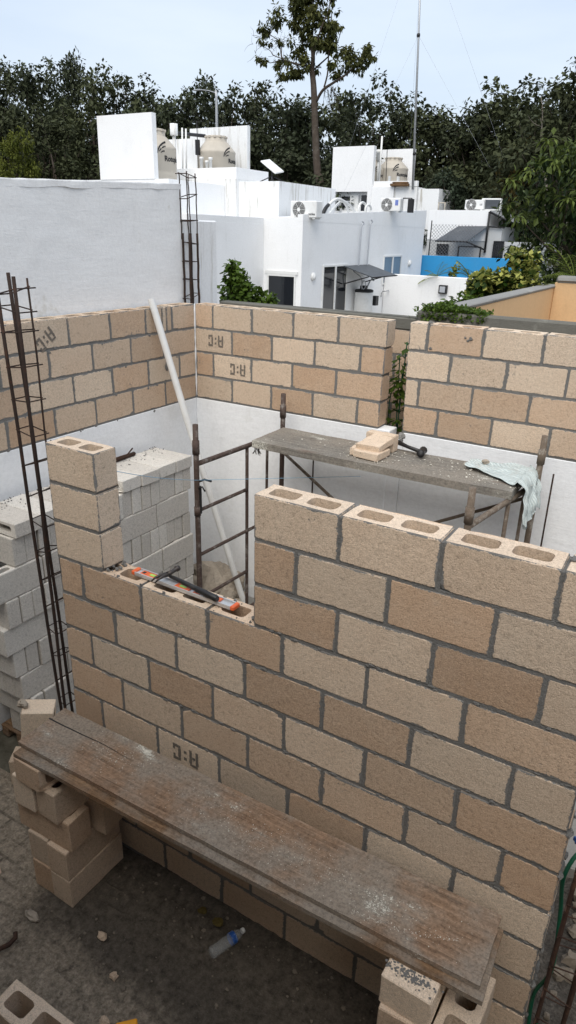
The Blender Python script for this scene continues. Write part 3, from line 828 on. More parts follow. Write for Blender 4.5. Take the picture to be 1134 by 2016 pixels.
tag(m.build('steel_rod', M['rust']), 'rusty steel rod lying on top of the grey block stack behind the pillar', 'steel rod')

# ------------------------------------------------------------------ loose tan blocks
def tan_block(T, label, L=.4, W=.15, H=.2, tone=None, group=None, holes=True, bri=None, mortar=0):
    m = MB(); block(m, I4, L, W, H, tone, bri, holes=holes, hd_on=False, jit=.0025)
    for k in range(mortar): m.lump((R.gauss(-.06, .05), R.gauss(-.0, .03), H / 2) if True else 0, R.uniform(.004, .010), k, 6, 4, (1.3, 1.3, .5), mi=1)
    o = m.build('concrete_block', [M['block_loose'], M['mortar']]); o.matrix_world = T
    return tag(o, label, 'concrete block', group)
G1 = 'tan blocks piled under the left end of the plank'
RZ = pi / 2
onside = Matrix.Rotation(pi / 2, 4, 'X')
tan_block(TR(-1.115, -.26, .1, RZ + .02), 'tan block at the bottom left of the pile under the plank left end', group=G1, tone=.9, holes=False)
tan_block(TR(-.960, -.262, .1, RZ - .01), 'tan block at the bottom of the pile, on the side toward the wall gap', group=G1, tone=.35, holes=False)
tan_block(TR(-1.128, -.255, .301, RZ + .03), 'broken-edged tan block in second layer of the left pile, outer side', group=G1, tone=.3)
tan_block(TR(-.967, -.262, .301, RZ + .012), 'tan block in second layer of the left pile, wall side', group=G1, tone=.5)
tan_block(TR(-1.07, -.365, .502, .03), 'tan block lying crosswise in third layer of the left pile', group=G1, tone=.8)
tan_block(TR(-.885, -.13, .502, RZ + .06), 'short tan block standing back by the wall in third layer', L=.25, group=G1, tone=.4)
tan_block(TR(-1.165, -.275, .703, RZ + .05), 'pale tan block in fourth layer of the left pile, outer side', group=G1, tone=.05, bri=1.1)
tan_block(TR(-.985, -.265, .703, RZ - .02), 'tan block in fourth layer of the left pile with open cell showing', group=G1, tone=.4)
tan_block(TR(-1.075, -.29, .877, RZ - .02) @ onside, 'orange-tan block on its side directly under the plank left end', group=G1, tone=.75, bri=1.05)
G2 = 'tan blocks piled under the right end of the plank'
tan_block(TR(1.03, -.27, .1, RZ), 'tan block at the bottom of the pile under the plank right end', group=G2, holes=False)
tan_block(TR(1.21, -.27, .1, RZ + .04), 'tan block at bottom of the right pile, right column', group=G2, holes=False)
tan_block(TR(1.02, -.28, .301, RZ + .03), 'tan block in second layer of the right pile, left column', group=G2, holes=False)
tan_block(TR(1.215, -.30, .301, RZ), 'tan block in second layer of the right pile, right column', group=G2, holes=False)
tan_block(TR(1.03, -.27, .502, RZ - .02), 'tan block in third layer of the right pile, left column', group=G2, holes=False)
tan_block(TR(1.21, -.33, .502, RZ + .02), 'tan block in third layer of the right pile, right column', group=G2, holes=False)
tan_block(TR(1.005, -.32, .703, RZ + .05), 'tan block in fourth layer of the right pile, sticking out left', group=G2, tone=.6)
tan_block(TR(1.215, -.37, .700, RZ - .03), 'hollow tan block with open cells beside the top block of right pile', group=G2, tone=.2)
tan_block(TR(1.035, -.303, .877, RZ - .02) @ onside, 'pale tan block with mortar smear on top, under plank right end', group=G2, tone=.1, bri=1.12)
m = MB()
for k in range(150): m.lump((R.gauss(1.03, .03) + (.02 if k % 3 else -.05), R.gauss(-.445, .014), .953), R.uniform(.001, .0045), k, 6, 4, (1.4, 1.4, .4))
tag(m.build('mortar_smear', M['mortar']), 'dark mortar smear on top block under the plank right end', 'mortar', kind='stuff')
tan_block(TR(-1.81, .135, .101, .6), 'tan block lying on the ground below the leaning one, beside the grey stack', tone=.3, holes=False)
tan_block(TR(-1.80, .13, .402, .72) @ Matrix.Rotation(pi / 2, 4, 'Y') @ Matrix.Rotation(.10, 4, 'Y'), 'pale block standing on end behind the plank left end', tone=.05, bri=1.05)
m = MB(); m.lump((-1.85, .08, .632), .035, 5, 9, 7, (1.2, .8, .8)); tag(m.build('stone_chip', M['stone']), 'pale stone chip on top of the block standing on end', 'stone')
tan_block(TR(-.50, -1.028, .1, .015), 'tan block with open cells up, at the bottom left corner of the photo', tone=.2, bri=1.02)

# ------------------------------------------------------------------ planks on the two piles
def plank(name, label, L, W, t, loc, rz, mat, seed):
    m = MB(); nx, ny = 60, 8
    def P(i, j, top):
        x = -L / 2 + L * i / nx; y = -W / 2 + W * j / ny
        if j in (0, ny): y += (.004 * nz3(x * 3, seed, 2.) + .002 * nz3(x * 11, seed, 3.))
        if i in (0, nx): x += .006 * nz3(y * 9, seed, 2.)
        sag = -.006 * (1 - (2 * x / L) ** 2)
        return Vector((x, y, (t / 2 if top else -t / 2) + sag + .0015 * nz3(x, y, 5., seed)))
    m.grid([[P(i, j, True) for i in range(nx + 1)] for j in range(ny + 1)], smooth=True)
    m.grid([[P(i, ny - j, False) for i in range(nx + 1)] for j in range(ny + 1)], smooth=True)
    for j, rev in ((0, False), (ny, True)):
        a = [P(i, j, False) for i in range(nx + 1)]; b = [P(i, j, True) for i in range(nx + 1)]
        m.grid([a, b] if not rev else [b, a], smooth=False)
    for i, rev in ((0, True), (nx, False)):
        a = [P(i, j, False) for j in range(ny + 1)]; b = [P(i, j, True) for j in range(ny + 1)]
        m.grid([a, b] if not rev else [b, a], smooth=False)
    o = m.build(name, mat); o.location = loc; o.rotation_euler = (0, 0, rz)
    return tag(o, label, 'plank')
up = plank('wood_plank', 'weathered upper wood plank strewn with sand, lying across two block piles', 2.46, .325, .024, (.03, -.243, .990), .022, M['plank'], 1.)
lowp = plank('wood_plank', 'lower wood plank, only its front edge and right end showing under the upper one', 2.46, .32, .024, (.052, -.287, .9635), .030, M['plank_under'], 5.)
m = MB()
rows = []
for k in range(30):
    x = -1.235 + .62 * k / 29; wd = .004 * (1 - k / 29) + .0006; y = .055 + .012 * nz3(x, 0, 4.)
    rows.append([Vector((x, y - wd, .0128 - .006 * (1 - (2 * x / 2.46) ** 2) + .0014)), Vector((x, y + wd, .0128 - .006 * (1 - (2 * x / 2.46) ** 2) + .0014))])
m.grid(rows, smooth=False); m.build('split', M['black'], up)
m = MB()
for k in range(1000):
    u = R.random()
    if u < .5: x, y = R.gauss(.30, .34), R.gauss(-.02, .06)
    elif u < .68: x, y = R.gauss(-.72, .10), R.gauss(.03, .04)
    elif u < .85:
        a = R.uniform(0, 1); x, y = .70 + .42 * a, -.125 + .10 * a * a + R.gauss(0, .008)
    else: x, y = R.uniform(-1.1, 1.15), R.uniform(-.14, .14)
    if abs(x) > 1.2 or abs(y) > .15: continue
    c_, s_ = cos(.022), sin(.022)
    m.lump((.03 + x * c_ - y * s_, -.243 + x * s_ + y * c_, 1.0015 - .006 * (1 - (2 * x / 2.46) ** 2) + .001), abs(R.gauss(0, .0009)) + .0006, k, 5, 4, (1, 1, .7))
tag(m.build('mortar_crumbs', M['crumb']), 'pale sand and mortar crumbs scattered along the wood plank', 'mortar crumbs', kind='stuff')

# ------------------------------------------------------------------ scaffold
sc = thing('scaffold', 'rusty tube scaffold frames with ladder rungs standing in the room', 'scaffold', (-.45, 2.05, .2))
def part_tube(par, name, a, b, r, mat, extra=None, n=10):
    o0 = Vector(par.location); m = MB()
    a, b = Vector(a) - o0, Vector(b) - o0
    k = 6; m.tube([a.lerp(b, i / k) for i in range(k + 1)], r, n)
    for q in (extra or []): 
        p = Vector(q[0]) - o0; m.tube([p - Vector((0, 0, q[2])), p + Vector((0, 0, q[2]))], q[1], n)
    return m.build(name, mat, par)
def frame(f, b, ztopf, ztopb, pale):
    mt = M['scaf_pale'] if pale else M['scaf']
    F, B = Vector((f[0], f[1], 0)), Vector((b[0], b[1], 0))
    part_tube(sc, 'post', (*f, .2), (*f, ztopf), .021, mt, [((*f, ztopf - .17), .027, .05), ((*f, 1.60), .026, .035)])
    part_tube(sc, 'post', (*b, .2), (*b, ztopb), .021, mt, [((*b, ztopb - .15), .027, .05)])
    P = lambda t, z: tuple(F.lerp(B, t) + Vector((0, 0, z)))
    part_tube(sc, 'rung', P(0, 1.965), P(1, 1.965), .019, mt)
    part_tube(sc, 'upright', P(.55, 1.965), P(.55, .2), .014, mt)
    for z, t in ((1.60, .55), (1.235, .8), (.86, .55), (.50, .8)): part_tube(sc, 'rung', P(0, z), P(t, z), .014, mt)
    part_tube(sc, 'upright', P(.8, 1.965), P(.8, .2), .012, mt)
frame((-1.50, 1.50), (-1.43, 2.57), 2.26, 2.30, False)
frame((.50, 1.50), (.66, 2.55), 2.21, 2.30, True)
part_tube(sc, 'brace', (-1.41, 2.535, 1.82), (.62, 2.50, .55), .013, M['scaf_pale'], n=6)
part_tube(sc, 'brace', (.63, 2.52, 1.86), (-1.40, 2.555, .75), .013, M['scaf_pale'], n=6)
m = MB(); m.tube([(-1.055, -.53, 1.62), (-1.02, -.50, 1.64), (-.985, -.46, 1.62)], .008, 6); m.box(-1.045, -1.02, -.55, -.53, 1.38, 1.60); m.tube([(-1.04, -.55, 1.58), (-.985, -.57, 1.61), (-.96, -.57, 1.58)], .006, 6); m.build('clamp', M['dark_metal'], sc)
m = MB(); L_, W_ = 2.0, .47; nx, ny = 44, 14
rows = []
bd_ = plank('scaffold_board', 'cement caked grey scaffold board bridging the two scaffold frames', 1.98, .47, .055, (-.385, 2.268, 2.013), .006, M['board_grey'], 9.)
m = MB()
for k in range(15):
    x = -.97 + R.uniform(-.012, .03); y = -.22 + R.uniform(-.01, .04)
    m.tube([(x, y, -.025), (x + R.uniform(-.015, .01), y + R.uniform(-.01, .01), -.05), (x + R.uniform(-.02, .02), y, -.075 - R.random() * .02)], .0022, 4)
m.build('frayed_fibres', M['bark'], bd_)
m = MB()
for k in range(330):
    u = R.random()
    if u < .45: x, y = R.gauss(.32, .16), R.uniform(2.06, 2.46)
    elif u < .8: x, y = R.gauss(-.42, .14), R.uniform(2.06, 2.48)
    else: x, y = R.uniform(-1.3, .5), R.uniform(2.06, 2.48)
    m.lump((x, y, 2.042), abs(R.gauss(0, .003)) + .0012, k, 6, 4, (1, 1, .6))
tag(m.build('block_crumbs', M['crumb']), 'tan block crumbs and dust scattered on the scaffold board', 'crumbs', kind='stuff')

def broken_piece(pts, h, label, T, seed):
    # irregular slab with ragged broken edges
    m = MB(); n = 28; rows = []
    for z, s in ((0, .985), (h * .08, 1.0), (h * .93, 1.), (h, .975)):
        row = []
        for k in range(n):
            t = k / n * len(pts); i = int(t); f = t - i
            p = Vector(pts[i]).lerp(Vector(pts[(i + 1) % len(pts)]), f) * s
            j = .004 * nz3(p.x * 20, p.y * 20, 1.3, seed + z * 9)
            row.append(Vector((p.x + j, p.y - j, z + .006 * nz3(p.x * 9, p.y * 9, 2., seed + 3) * (1 if z > h / 2 else 0))))
        rows.append(row)
    m.grid(rows, True, (.15, 1.1, .3), 0, False, True)
    o = m.build('broken_block', M['block_loose']); o.matrix_world = T
    return tag(o, label, 'broken block', 'broken block pieces on the scaffold board')
broken_piece([(-.10, -.10), (.10, -.10), (.09, .10), (-.09, .10)], .05, 'front broken piece of tan block with ridged top, on the scaffold board', TR(-.44, 2.20, 2.043, -.1), 1)
broken_piece([(-.10, -.11), (.08, -.10), (.10, .09), (-.07, .12)], .045, 'broken tan shell piece tilted on top of the front piece', TR(-.445, 2.26, 2.105, -.05, .16), 4)
broken_piece([(-.115, -.04), (.115, -.04), (.115, .035), (-.115, .04)], .12, 'upright broken block half standing behind the other pieces on board', TR(-.46, 2.41, 2.043, -.06), 8)
broken_piece([(-.02, -.05), (.03, -.045), (.025, .05), (-.02, .045)], .05, 'small broken tan sliver left of the front piece on the scaffold board', TR(-.575, 2.19, 2.043, .1), 11)
hm = thing('club_hammer', 'dark club hammer lying on the scaffold board beside broken block', 'hammer', (-.25, 2.44, 2.043), -.12)
m = MB(); m.tube([(-.13, .045, .045), (-.03, .02, .035), (.09, -.01, .03)], [.019, .014, .016], 8); m.build('handle', M['black_rubber'], hm)
m = MB(); m.lathe([(.0, -.055), (.026, -.055), (.03, -.045), (.024, -.025), (.024, .025), (.03, .045), (.026, .055), (0, .055)], 10, TR(.11, -.015, .032, .25, pi / 2)); m.build('head', M['dark_metal'], hm)
# rag
def rag():
    m = MB(); nu, nv = 52, 34; rows = []
    for j in range(nv + 1):
        v = j / nv; row = []
        for i in range(nu + 1):
            u = i / nu
            # path length along x
            wid = .14 + .30 * min(1, u * 1.9)
            yc = 2.40 - .12 * u + .02 * sin(u * 5)
            y = yc + (v - .5) * wid * (1 - .25 * max(0, u - .6))
            s = .20 + u * .74
            edge = .612
            wr = .010 * nz3(u * 9, v * 22, 1., 3.) + .014 * nz3(u * 4, v * 9, 1., 6.)
            if s < edge: x, z = s, 2.052 + max(0, .010 + wr + .012 * abs(nz3(u * 3, v * 5, 1., 9.)))
            else:
                q = s - edge
                bend = min(1., q / .07)
                x = edge + .05 * bend + .06 * bend * (1 - bend) + q * .10 + wr * 1.8 + .02 * sin(v * 14) * min(1, q * 6)
                lim = .16 + .16 * abs(sin(v * 3.3 + .6)) + .03 * nz3(v * 8, 0, 1., 2.)
                z = 2.072 - min(q, q) * (lim / .33) + .012 * (1 - bend)
                y += .03 * nz3(u * 5, v * 6, 1., 5.)
            row.append(Vector((x, y, z)))
        rows.append(row)
    m.grid(rows)
    o = m.build('rag', M['cloth'])
    return tag(o, 'crumpled pale grey-blue rag draped over the right end of the scaffold board', 'rag')
rag()
m = MB()
m.lump((.32, 2.42, 2.086), .022, 4, 8, 6, (1.3, 1, .8)); tag(m.build('stone_chip', M['stone']), 'small tan stone chip resting on the rag', 'stone')
for a, b, l in (((-1.19, 2.69, .2), (-1.19, 2.69, 1.95), 'thin dark steel rod leaning on the wall under the scaffold board, left side'), ((.745, 2.66, .9), (.75, 2.60, 2.03), 'thin dark steel rod leaning on the white wall right of the rag')):
    m = MB(); m.tube([a, b], .0065, 6); tag(m.build('steel_rod', M['rebar']), l, 'steel rod')

# ------------------------------------------------------------------ pipe, rubble, cup, string
m = MB(); a, b_ = Vector((-2.455, 2.165, 3.005)), Vector((-1.76, 2.50, .215)); d = b_ - a
pts = [a + d * (i / 14) + Vector((-.012, 0, 0)) * sin(pi * i / 14) for i in range(15)]
m.tube(pts, .0285, 14, cap=False); m.tube(pts, .0245, 14, cap=False)
tag(m.build('pvc_pipe', M['pvc']), 'long white plastic pipe leaning in the corner from floor to the left wall top', 'pipe')
rb = MB()
for k in range(34):
    rb.lump((R.gauss(-2.12, .13), R.gauss(2.50, .13), .2 + abs(R.gauss(.04, .10)) * .9), R.uniform(.03, .13), k, 9, 7)
rb.lump((-2.16, 2.52, .30), .24, 77, 14, 10, (1.1, .9, .9), .4)
tag(rb.build('rubble_heap', M['stone']), 'heap of dusty rubble on the room floor behind the scaffold post', 'rubble')
m = MB(); m.lathe([(.030, 0), (.036, .09), (.038, .092), (.034, .09), (.028, .004), (0, .004)], 16)
o = m.build('cup', M['plastic_white']); o.location = (-1.84, 2.42, .205); tag(o, 'small white plastic cup on the floor at the foot of the pipe', 'cup')
m = MB(); A_, B_ = Vector((-1.02, .03, 2.452)), Vector((-1.49, 1.48, 1.85)); C_ = Vector((-.70, 2.6, 1.72))
m.tube([A_.lerp(B_, i / 10) - Vector((0, 0, .02 * sin(pi * i / 10))) for i in range(11)] + [B_.lerp(C_, i / 8) for i in range(1, 9)], .0018, 4)
tag(m.build('mason_line', M['string']), 'thin blue mason line stretched from the pillar to the scaffold post', 'string')

# ------------------------------------------------------------------ level and claw hammer in the gap
LV_H = .018
lv = thing('spirit_level', 'aluminium spirit level with orange ends lying across the open blocks', 'spirit level', (-.455, .078, 1.907), -.022)
m = MB(); Lh = .30
m.box(-Lh, Lh, -.026, -.0205, 0, .020, bev=.001); m.box(-Lh, Lh, .0205, .026, 0, .020, bev=.001); m.box(-Lh, Lh, -.020, .020, .006, .0115, bev=.0005)
for s_ in (-.012, .012): m.box(-Lh, Lh, s_ - .0012, s_ + .0012, .0117, .013, bev=.0003)
m.build('rail', M['aluminium'], lv)
for s_ in (-1, 1):
    m = MB(); m.box(*sorted((s_ * Lh, s_ * (Lh + .022))), -.027, .027, -.001, .021, bev=.004); m.build('end_cap', M['orange'], lv)
for x, wd in ((-.20, .035), (-.255, .018), (.0, .045), (.20, .03), (.09, .02)):
    m = MB(); m.box(x - wd, x + wd, -.018, .018, .012, .0175, bev=.003); h = m.build('vial_holder', M['orange'], lv)
    m = MB(); m.box(x - wd * .45, x + wd * .45, -.009, .009, .0177, .019, bev=.001); m.build('vial', M['vial'] if x in (-.20, .0, .20) else M['black'], h)
hc = thing('claw_hammer', 'claw hammer with black rubber grip lying on top of the spirit level', 'hammer', (-.565, .092, 1.948), -.11)
m = MB(); m.tube([(.02, 0, .0), (.06, -.001, .002), (.12, -.004, .001), (.18, -.006, .0), (.26, -.008, -.002), (.335, -.010, -.004), (.345, -.010, -.004)], [.009, .010, .0125, .013, .0165, .017, .012], 10); m.build('handle', M['black_rubber'], hc)
m = MB()
m.tube([(0, .075, .012), (0, .060, .012), (0, .058, .011), (0, .03, .008), (0, 0, .005)], [.015, .016, .011, .011, .014], 10)
for s_ in (-1, 1):
    m.tube([(s_ * .005, -.004, .006), (s_ * .009 - .004, -.035, .010), (s_ * .012 - .012, -.06, .002), (s_ * .013 - .022, -.078, -.015)], [.011, .0085, .006, .003], 8)
m.build('head', M['steel_worn'], hc)

# ------------------------------------------------------------------ rebar cages
def cage(label, corners0, corners1, z0, z1s, zs, r, mat, sr=.0035, thin=None, tag_r=0.):
    t = thing('rebar_cage', label, 'rebar cage', (corners0[0][0], corners0[0][1], z0)); o0 = Vector(t.location)
    def P(k, z):
        u = (z - z0) / 3.3
        return Vector((corners0[k][0] + (corners1[k][0] - corners0[k][0]) * u, corners0[k][1] + (corners1[k][1] - corners0[k][1]) * u, z))
    for k in range(4):
        m = MB(); rr = r if not (thin and k in thin) else r * .55
        n = 9; pts = [P(k, z0 + (z1s[k] - z0) * i / n) + Vector((R.uniform(-.003, .003), R.uniform(-.003, .003), 0)) for i in range(n + 1)]
        m.tube([p - o0 for p in pts], rr, 6); m.build('bar', mat, t)
    for z in zs:
        m = MB(); tl = R.uniform(-.02, .02); cs = []
        ctr = sum((P(k, z) for k in range(4)), Vector()) / 4
        for k in range(4):
            p = P(k, z + tl * (1 if k in (0, 1) else -1)); cs.append(ctr + (p - ctr) * 1.12 if (p - ctr).length > .03 else ctr + Vector((.035 * (1, 1, -1, -1)[k], .035 * (1, -1, -1, 1)[k], 0)))
        tail = cs[0] + (cs[0] - cs[1]).normalized() * R.uniform(.0, .05)
        m.tube([p - o0 for p in (tail, cs[0], cs[1], cs[2], cs[3], cs[0] + Vector((0, 0, .008)))], sr, 5); m.build('stirrup', mat, t)
    return t
cage('tall leaning rebar cage standing at the left end of the foreground wall', [(-1.325, .085), (-1.335, .0), (-1.355, .01), (-1.345, .08)], [(-1.335, .075), (-1.335, .0), (-1.43, -.03), (-1.44, .06)], .0, [3.30, 3.31, 3.27, 3.32],
     [.25 + .165 * k for k in range(18)] + [3.16, 3.24], .0095, M['rebar'], thin=(0,))
cage('rebar cage rising behind the far corner of the block walls', [(-2.615, 2.79), (-2.545, 2.79), (-2.545, 2.90), (-2.615, 2.90)], [(-2.635, 2.79), (-2.555, 2.79), (-2.555, 2.90), (-2.635, 2.90)], 2.7, [3.50, 3.50, 3.50, 3.50],
     [2.98, 3.12, 3.27, 3.42], .010, M['rebar'])
cage('thin wire cage extension above the far corner rebar cage', [(-2.625, 2.785), (-2.55, 2.785), (-2.55, 2.905), (-2.625, 2.905)], [(-2.70, 2.785), (-2.60, 2.785), (-2.60, 2.905), (-2.70, 2.905)], 3.45, [3.97, 3.98, 3.97, 3.96],
     [3.60, 3.79, 3.95], .005, M['rebar'], .004)
cage('rusty rebar cage at the right end of the foreground wall, lower right corner', [(1.462, -.01), (1.462, .09), (1.56, .09), (1.56, -.01)], [(1.50, -.01), (1.50, .09), (1.60, .09), (1.60, -.01)], .05, [3.2, 3.2, 3.2, 3.2],
     [.15 + .17 * k for k in range(15)], .009, M['rust'])
m = MB()
hp = [(1.452, .02, .20), (1.452, .05, .45), (1.45, .085, .75), (1.455, .10, 1.05), (1.46, .13, 1.25), (1.50, .16, 1.30), (1.58, .10, 1.12), (1.66, .04, .95), (1.74, .05, .80)]
def catmull(P, k=6):
    P = [Vector(p) for p in P]; out = []
    for i in range(len(P) - 1):
        p0, p1, p2, p3 = P[max(i - 1, 0)], P[i], P[i + 1], P[min(i + 2, len(P) - 1)]
        for j in range(k):
            t = j / k; out.append(.5 * ((2 * p1) + (p2 - p0) * t + (2 * p0 - 5 * p1 + 4 * p2 - p3) * t * t + (3 * p1 - p0 - 3 * p2 + p3) * t ** 3))
    return out + [P[-1]]
m.tube(catmull([(1.455, .06, .15), (1.43, .12, .42), (1.475, .10, .66), (1.455, .17, .90), (1.435, .16, 1.12), (1.48, .22, 1.22), (1.56, .16, 1.08), (1.66, .08, .92), (1.76, .06, .80)]), .0085, 8); m.tube(catmull([(1.47, -.04, .48), (1.55, -.05, .50), (1.65, .0, .58), (1.78, .10, .62)]), .0115, 8)
m2_ = MB(); m2_.lump((1.452, .20, 1.30), .022, 6, 9, 7, (.7, .7, 1.5), .6); tag(m2_.build('plastic_wrapper', M['label_blue']), 'crumpled blue plastic wrapper wedged behind the right end of the wall', 'wrapper')
tag(m.build('garden_hose', M['hose']), 'green corrugated hose tangled in the rebar cage at lower right', 'hose')
for k, (x, y, z, r) in enumerate(((1.72, .35, .55, .16), (1.66, .55, .95, .18), (1.75, .3, .2, .2), (1.62, .6, .6, .2), (1.85, .15, .3, .14), (1.70, .5, 1.2, .15))):
    pass

# ------------------------------------------------------------------ bottle and small litter
bt = thing('water_bottle', 'empty clear plastic water bottle with blue label lying on the dirt', 'bottle', (-.045, -.30, .075), 1.235)
ax = Matrix.Rotation(pi / 2, 4, 'Y')   # z -> x
prof = [(.0, .002), (.020, .0), (.029, .006), (.031, .016)]
for k in range(7): prof += [(.0315, .022 + k * .014), (.0292, .029 + k * .014)]
prof += [(.0315, .122), (.0315, .152), (.030, .158), (.024, .178), (.0155, .194), (.0135, .198)]
m = MB(); m.lathe(prof, 22, ax, cap=False); m.build('body', M['bottle'], bt)
m = MB(); m.lathe([(.0319, .123), (.0321, .125), (.0321, .150), (.0319, .152)], 22, ax, cap=False); m.build('label_band', M['label_blue'], bt)
m = MB(); m.lathe([(.0135, .197), (.0145, .200), (.0145, .212), (.012, .214), (0, .214)], 16, ax); m.build('cap', M['plastic_white'], bt)
m = MB(); m.lump((-.235, -.125, .065), .022, 3, 9, 6, (1.2, .9, .5), .4); o = tag(m.build('fallen_leaf', M['leaf_dry']), 'ochre crumpled leaf on the dark soil, the one farther from the bottle', 'leaf')
m = MB(); m.lump((-.12, -.135, .07), .028, 7, 9, 6, (1.1, .9, .5), .4); o = tag(m.build('fallen_leaf', M['leaf_dry']), 'ochre crumpled leaf on the dark soil, right beside the bottle', 'leaf')
m = MB(); m.tube([(-1.35, -.98, .03), (-1.02, -.86, .03), (-.985, -.80, .035), (-.975, -.765, .055), (-.995, -.75, .06)], .013, 7)
tag(m.build('steel_hook', M['rust']), 'bent rusty steel bar lying on the pavers at the left edge', 'steel bar')
m = MB(); m.box(-.05, .05, -.05, .05, 0, .10, TR(-.135, -.815, .01, pi / 4), bev=.006); tag(m.build('carton', M['orange_bag']), 'bright orange carton corner at the bottom edge of the photo', 'carton')
m = MB(); m.lump((-1.62, -.10, .05), .09, 12, 10, 7, (1, 1, .7)); tag(m.build('stone', M['stone']), 'grey angular stone beside the left block pile', 'stone')
m = MB(); m.lump((-1.03, -.62, .015), .04, 31, 9, 6, (1.5, .5, .4)); tag(m.build('stone_chip', M['stone']), 'long pale stone chip on the pavers near the left pile', 'stone')
m = MB()
for k in range(380):
    x, y = R.uniform(-2.2, 1.35), -abs(R.gauss(0, .55)) - .02
    m.lump((x, y, soilz(x, y) + .002 if y > -.42 else .006 + .012 * nz3(x, y, 3.)), abs(R.gauss(0, .005)) + .002, k, 5, 4, (1.2, 1, .6))
tag(m.build('gravel', M['pebble']), 'small gravel and mortar bits strewn over the yard dirt', 'gravel', kind='stuff')
for k, (x, y, sx, sy, lab) in enumerate(((-1.45, -.55, .05, .035, 'tan block fragment on the pavers left of the block pile'), (-.62, -.50, .03, .02, 'small tan block chip on the pavers before the pile'), (-1.28, -.78, .035, .03, 'grey mortar lump on the pavers near the bent bar'), (-.42, -.62, .022, .02, 'small pale chip on the pavers in the middle foreground'), (-.30, -.80, .026, .018, 'small brown chip near the orange carton'), (.32, -.52, .02, .016, 'tiny tan chip on the soil right of the bottle'))):
    m = MB(); m.lump((x, y, .012), sx, 50 + k, 9, 6, (1.1, sy / sx, .6), .5); tag(m.build('block_chip', M['block_loose']), lab, 'block chip')
m = MB()
for k in range(150): m.lump((R.uniform(1.5, 2.4), R.uniform(-.6, 1.2), .14 + R.uniform(0, .04)), R.uniform(.015, .07), k, 8, 6)
tag(m.build('rubble', M['pebble']), 'loose rubble on the earth right of the foreground wall', 'rubble', kind='stuff')

# ------------------------------------------------------------------ houses behind
def boxo(name, mat, par, *a, **k):
    T = k.pop('T', I4); m = MB(); m.box(*a, T, **k); o = m.build(name, mat, par)
    if par is not None: o.matrix_parent_inverse = Matrix.Translation(-Vector(par.location))
    return o
def adopt(o, par): o.matrix_parent_inverse = Matrix.Translation(-Vector(par.location)); return o
def bld(m, name, mat, par): return adopt(m.build(name, mat, par), par)

def wall_x(m, x0, x1, y0, y1, z0, zt):
    """box whose top may slope along y: zt(y)"""
    n = 24; rows = []
    for i in range(n + 1):
        y = y0 + (y1 - y0) * i / n
        rows.append([Vector((x0, y, z0)), Vector((x1, y, z0)), Vector((x1, y, zt(y))), Vector((x0, y, zt(y)))])
    m.grid(rows, True, smooth=False, cap=True)

hs = thing('white_house', 'white flat-roofed house with sliding doors, roof tanks and tall parapet fins', 'house', (-11, 16, 0))
m = MB(); wall_x(m, -9.4, -8.2, 14.45, 23.2, 0, lambda y: 3.93 + .43 * (y - 14.45) / 8.8 - .05); bld(m, 'wall', M['white'], hs)
m = MB(); wall_x(m, -8.36, -8.196, 14.446, 23.25, 3.8, lambda y: 3.965 + .41 * (y - 14.45) / 8.8); bld(m, 'parapet', M['white'], hs)
m = MB(); m.box(-13.4, -9.4, 11.2, 15.49, 0, 3.72); m.box(-9.56, -9.402, 11.2, 14.45, 3.72, 3.87); bld(m, 'wall', M['white'], hs)
# upper stained volumes behind the roof terrace
m = MB(); m.box(-18, -11.06, 15.5, 19.5, 0, 4.90); bld(m, 'upper_wall', M['white_stained'], hs)
m = MB(); m.box(-11.058, -9.68, 15.62, 19.0, 0, 4.835); bld(m, 'upper_wall', M['white_stained'], hs)
m = MB(); m.box(-13.3, -11.06, 15.52, 15.66, 4.902, 5.20); m.box(-11.20, -11.06, 15.66, 17.2, 4.902, 5.20); bld(m, 'parapet', M['white'], hs)
m = MB(); m.box(-18, -11.45, 13.02, 15.49, 3.0, 4.74); bld(m, 'roof_deck', M['white'], hs)
m = MB()
P8 = [(-13.86, 4.742), (-11.90, 4.742), (-11.91, 6.27), (-13.84, 6.28)]
m.grid([[Vector((x, 13.0, z)) for x, z in P8], [Vector((x, 13.16, z)) for x, z in P8]], True, smooth=False, cap=True); bld(m, 'parapet_fin', M['white'], hs)
m = MB(); m.box(-14.05, -11.84, 17.2, 17.36, 4.902, 6.48); bld(m, 'parapet_fin', M['white_stained'], hs)
m = MB(); m.box(-14.9, -12.75, 16.9, 17.04, 4.902, 6.17); bld(m, 'parapet_fin', M['white_stained'], hs)
# openings
def window(par, axis, plane, a0, a1, z0, z1, frames=1, proud=.03, glass=None, name='window', reveal=True):
    """axis 'y': wall faces -y at y=plane, a = x; axis 'x': wall faces +x at x=plane, a = y"""
    T = TR(0, plane, 0) if axis == 'y' else Matrix(((0, -1, 0, plane), (1, 0, 0, 0), (0, 0, 1, 0), (0, 0, 0, 1)))
    t = .05; m = MB()
    m.box(a0, a1, -proud, .01, z1 - t, z1, T, bev=.003); m.box(a0, a0 + t, -proud, .01, z0, z1 - t, T, bev=.003); m.box(a1 - t, a1, -proud, .01, z0, z1 - t, T, bev=.003); m.box(a0 + t, a1 - t, -proud, .01, z0, z0 + t, T, bev=.003)
    for k in range(1, frames + 1):
        c = a0 + (a1 - a0) * k / (frames + 1); m.box(c - .04, c + .04, -proud - .004, .01, z0 + t, z1 - t, T, bev=.003)
    f = bld(m, name, M['plastic_white'], par)
    m = MB(); m.box(a0 + t + .001, a1 - t - .001, -proud * .35, .009, z0 + t + .001, z1 - t - .001, T, bev=.001)
    g = m.build('pane', glass or M['glass'], f); return f
window(hs, 'y', 14.45, -9.27, -8.36, .1, 2.47, 0, name='door')
m = MB(); m.box(-9.33, -8.30, 14.415, 14.452, 2.472, 2.56); bld(m, 'shutter_box', M['plastic_white'], hs)
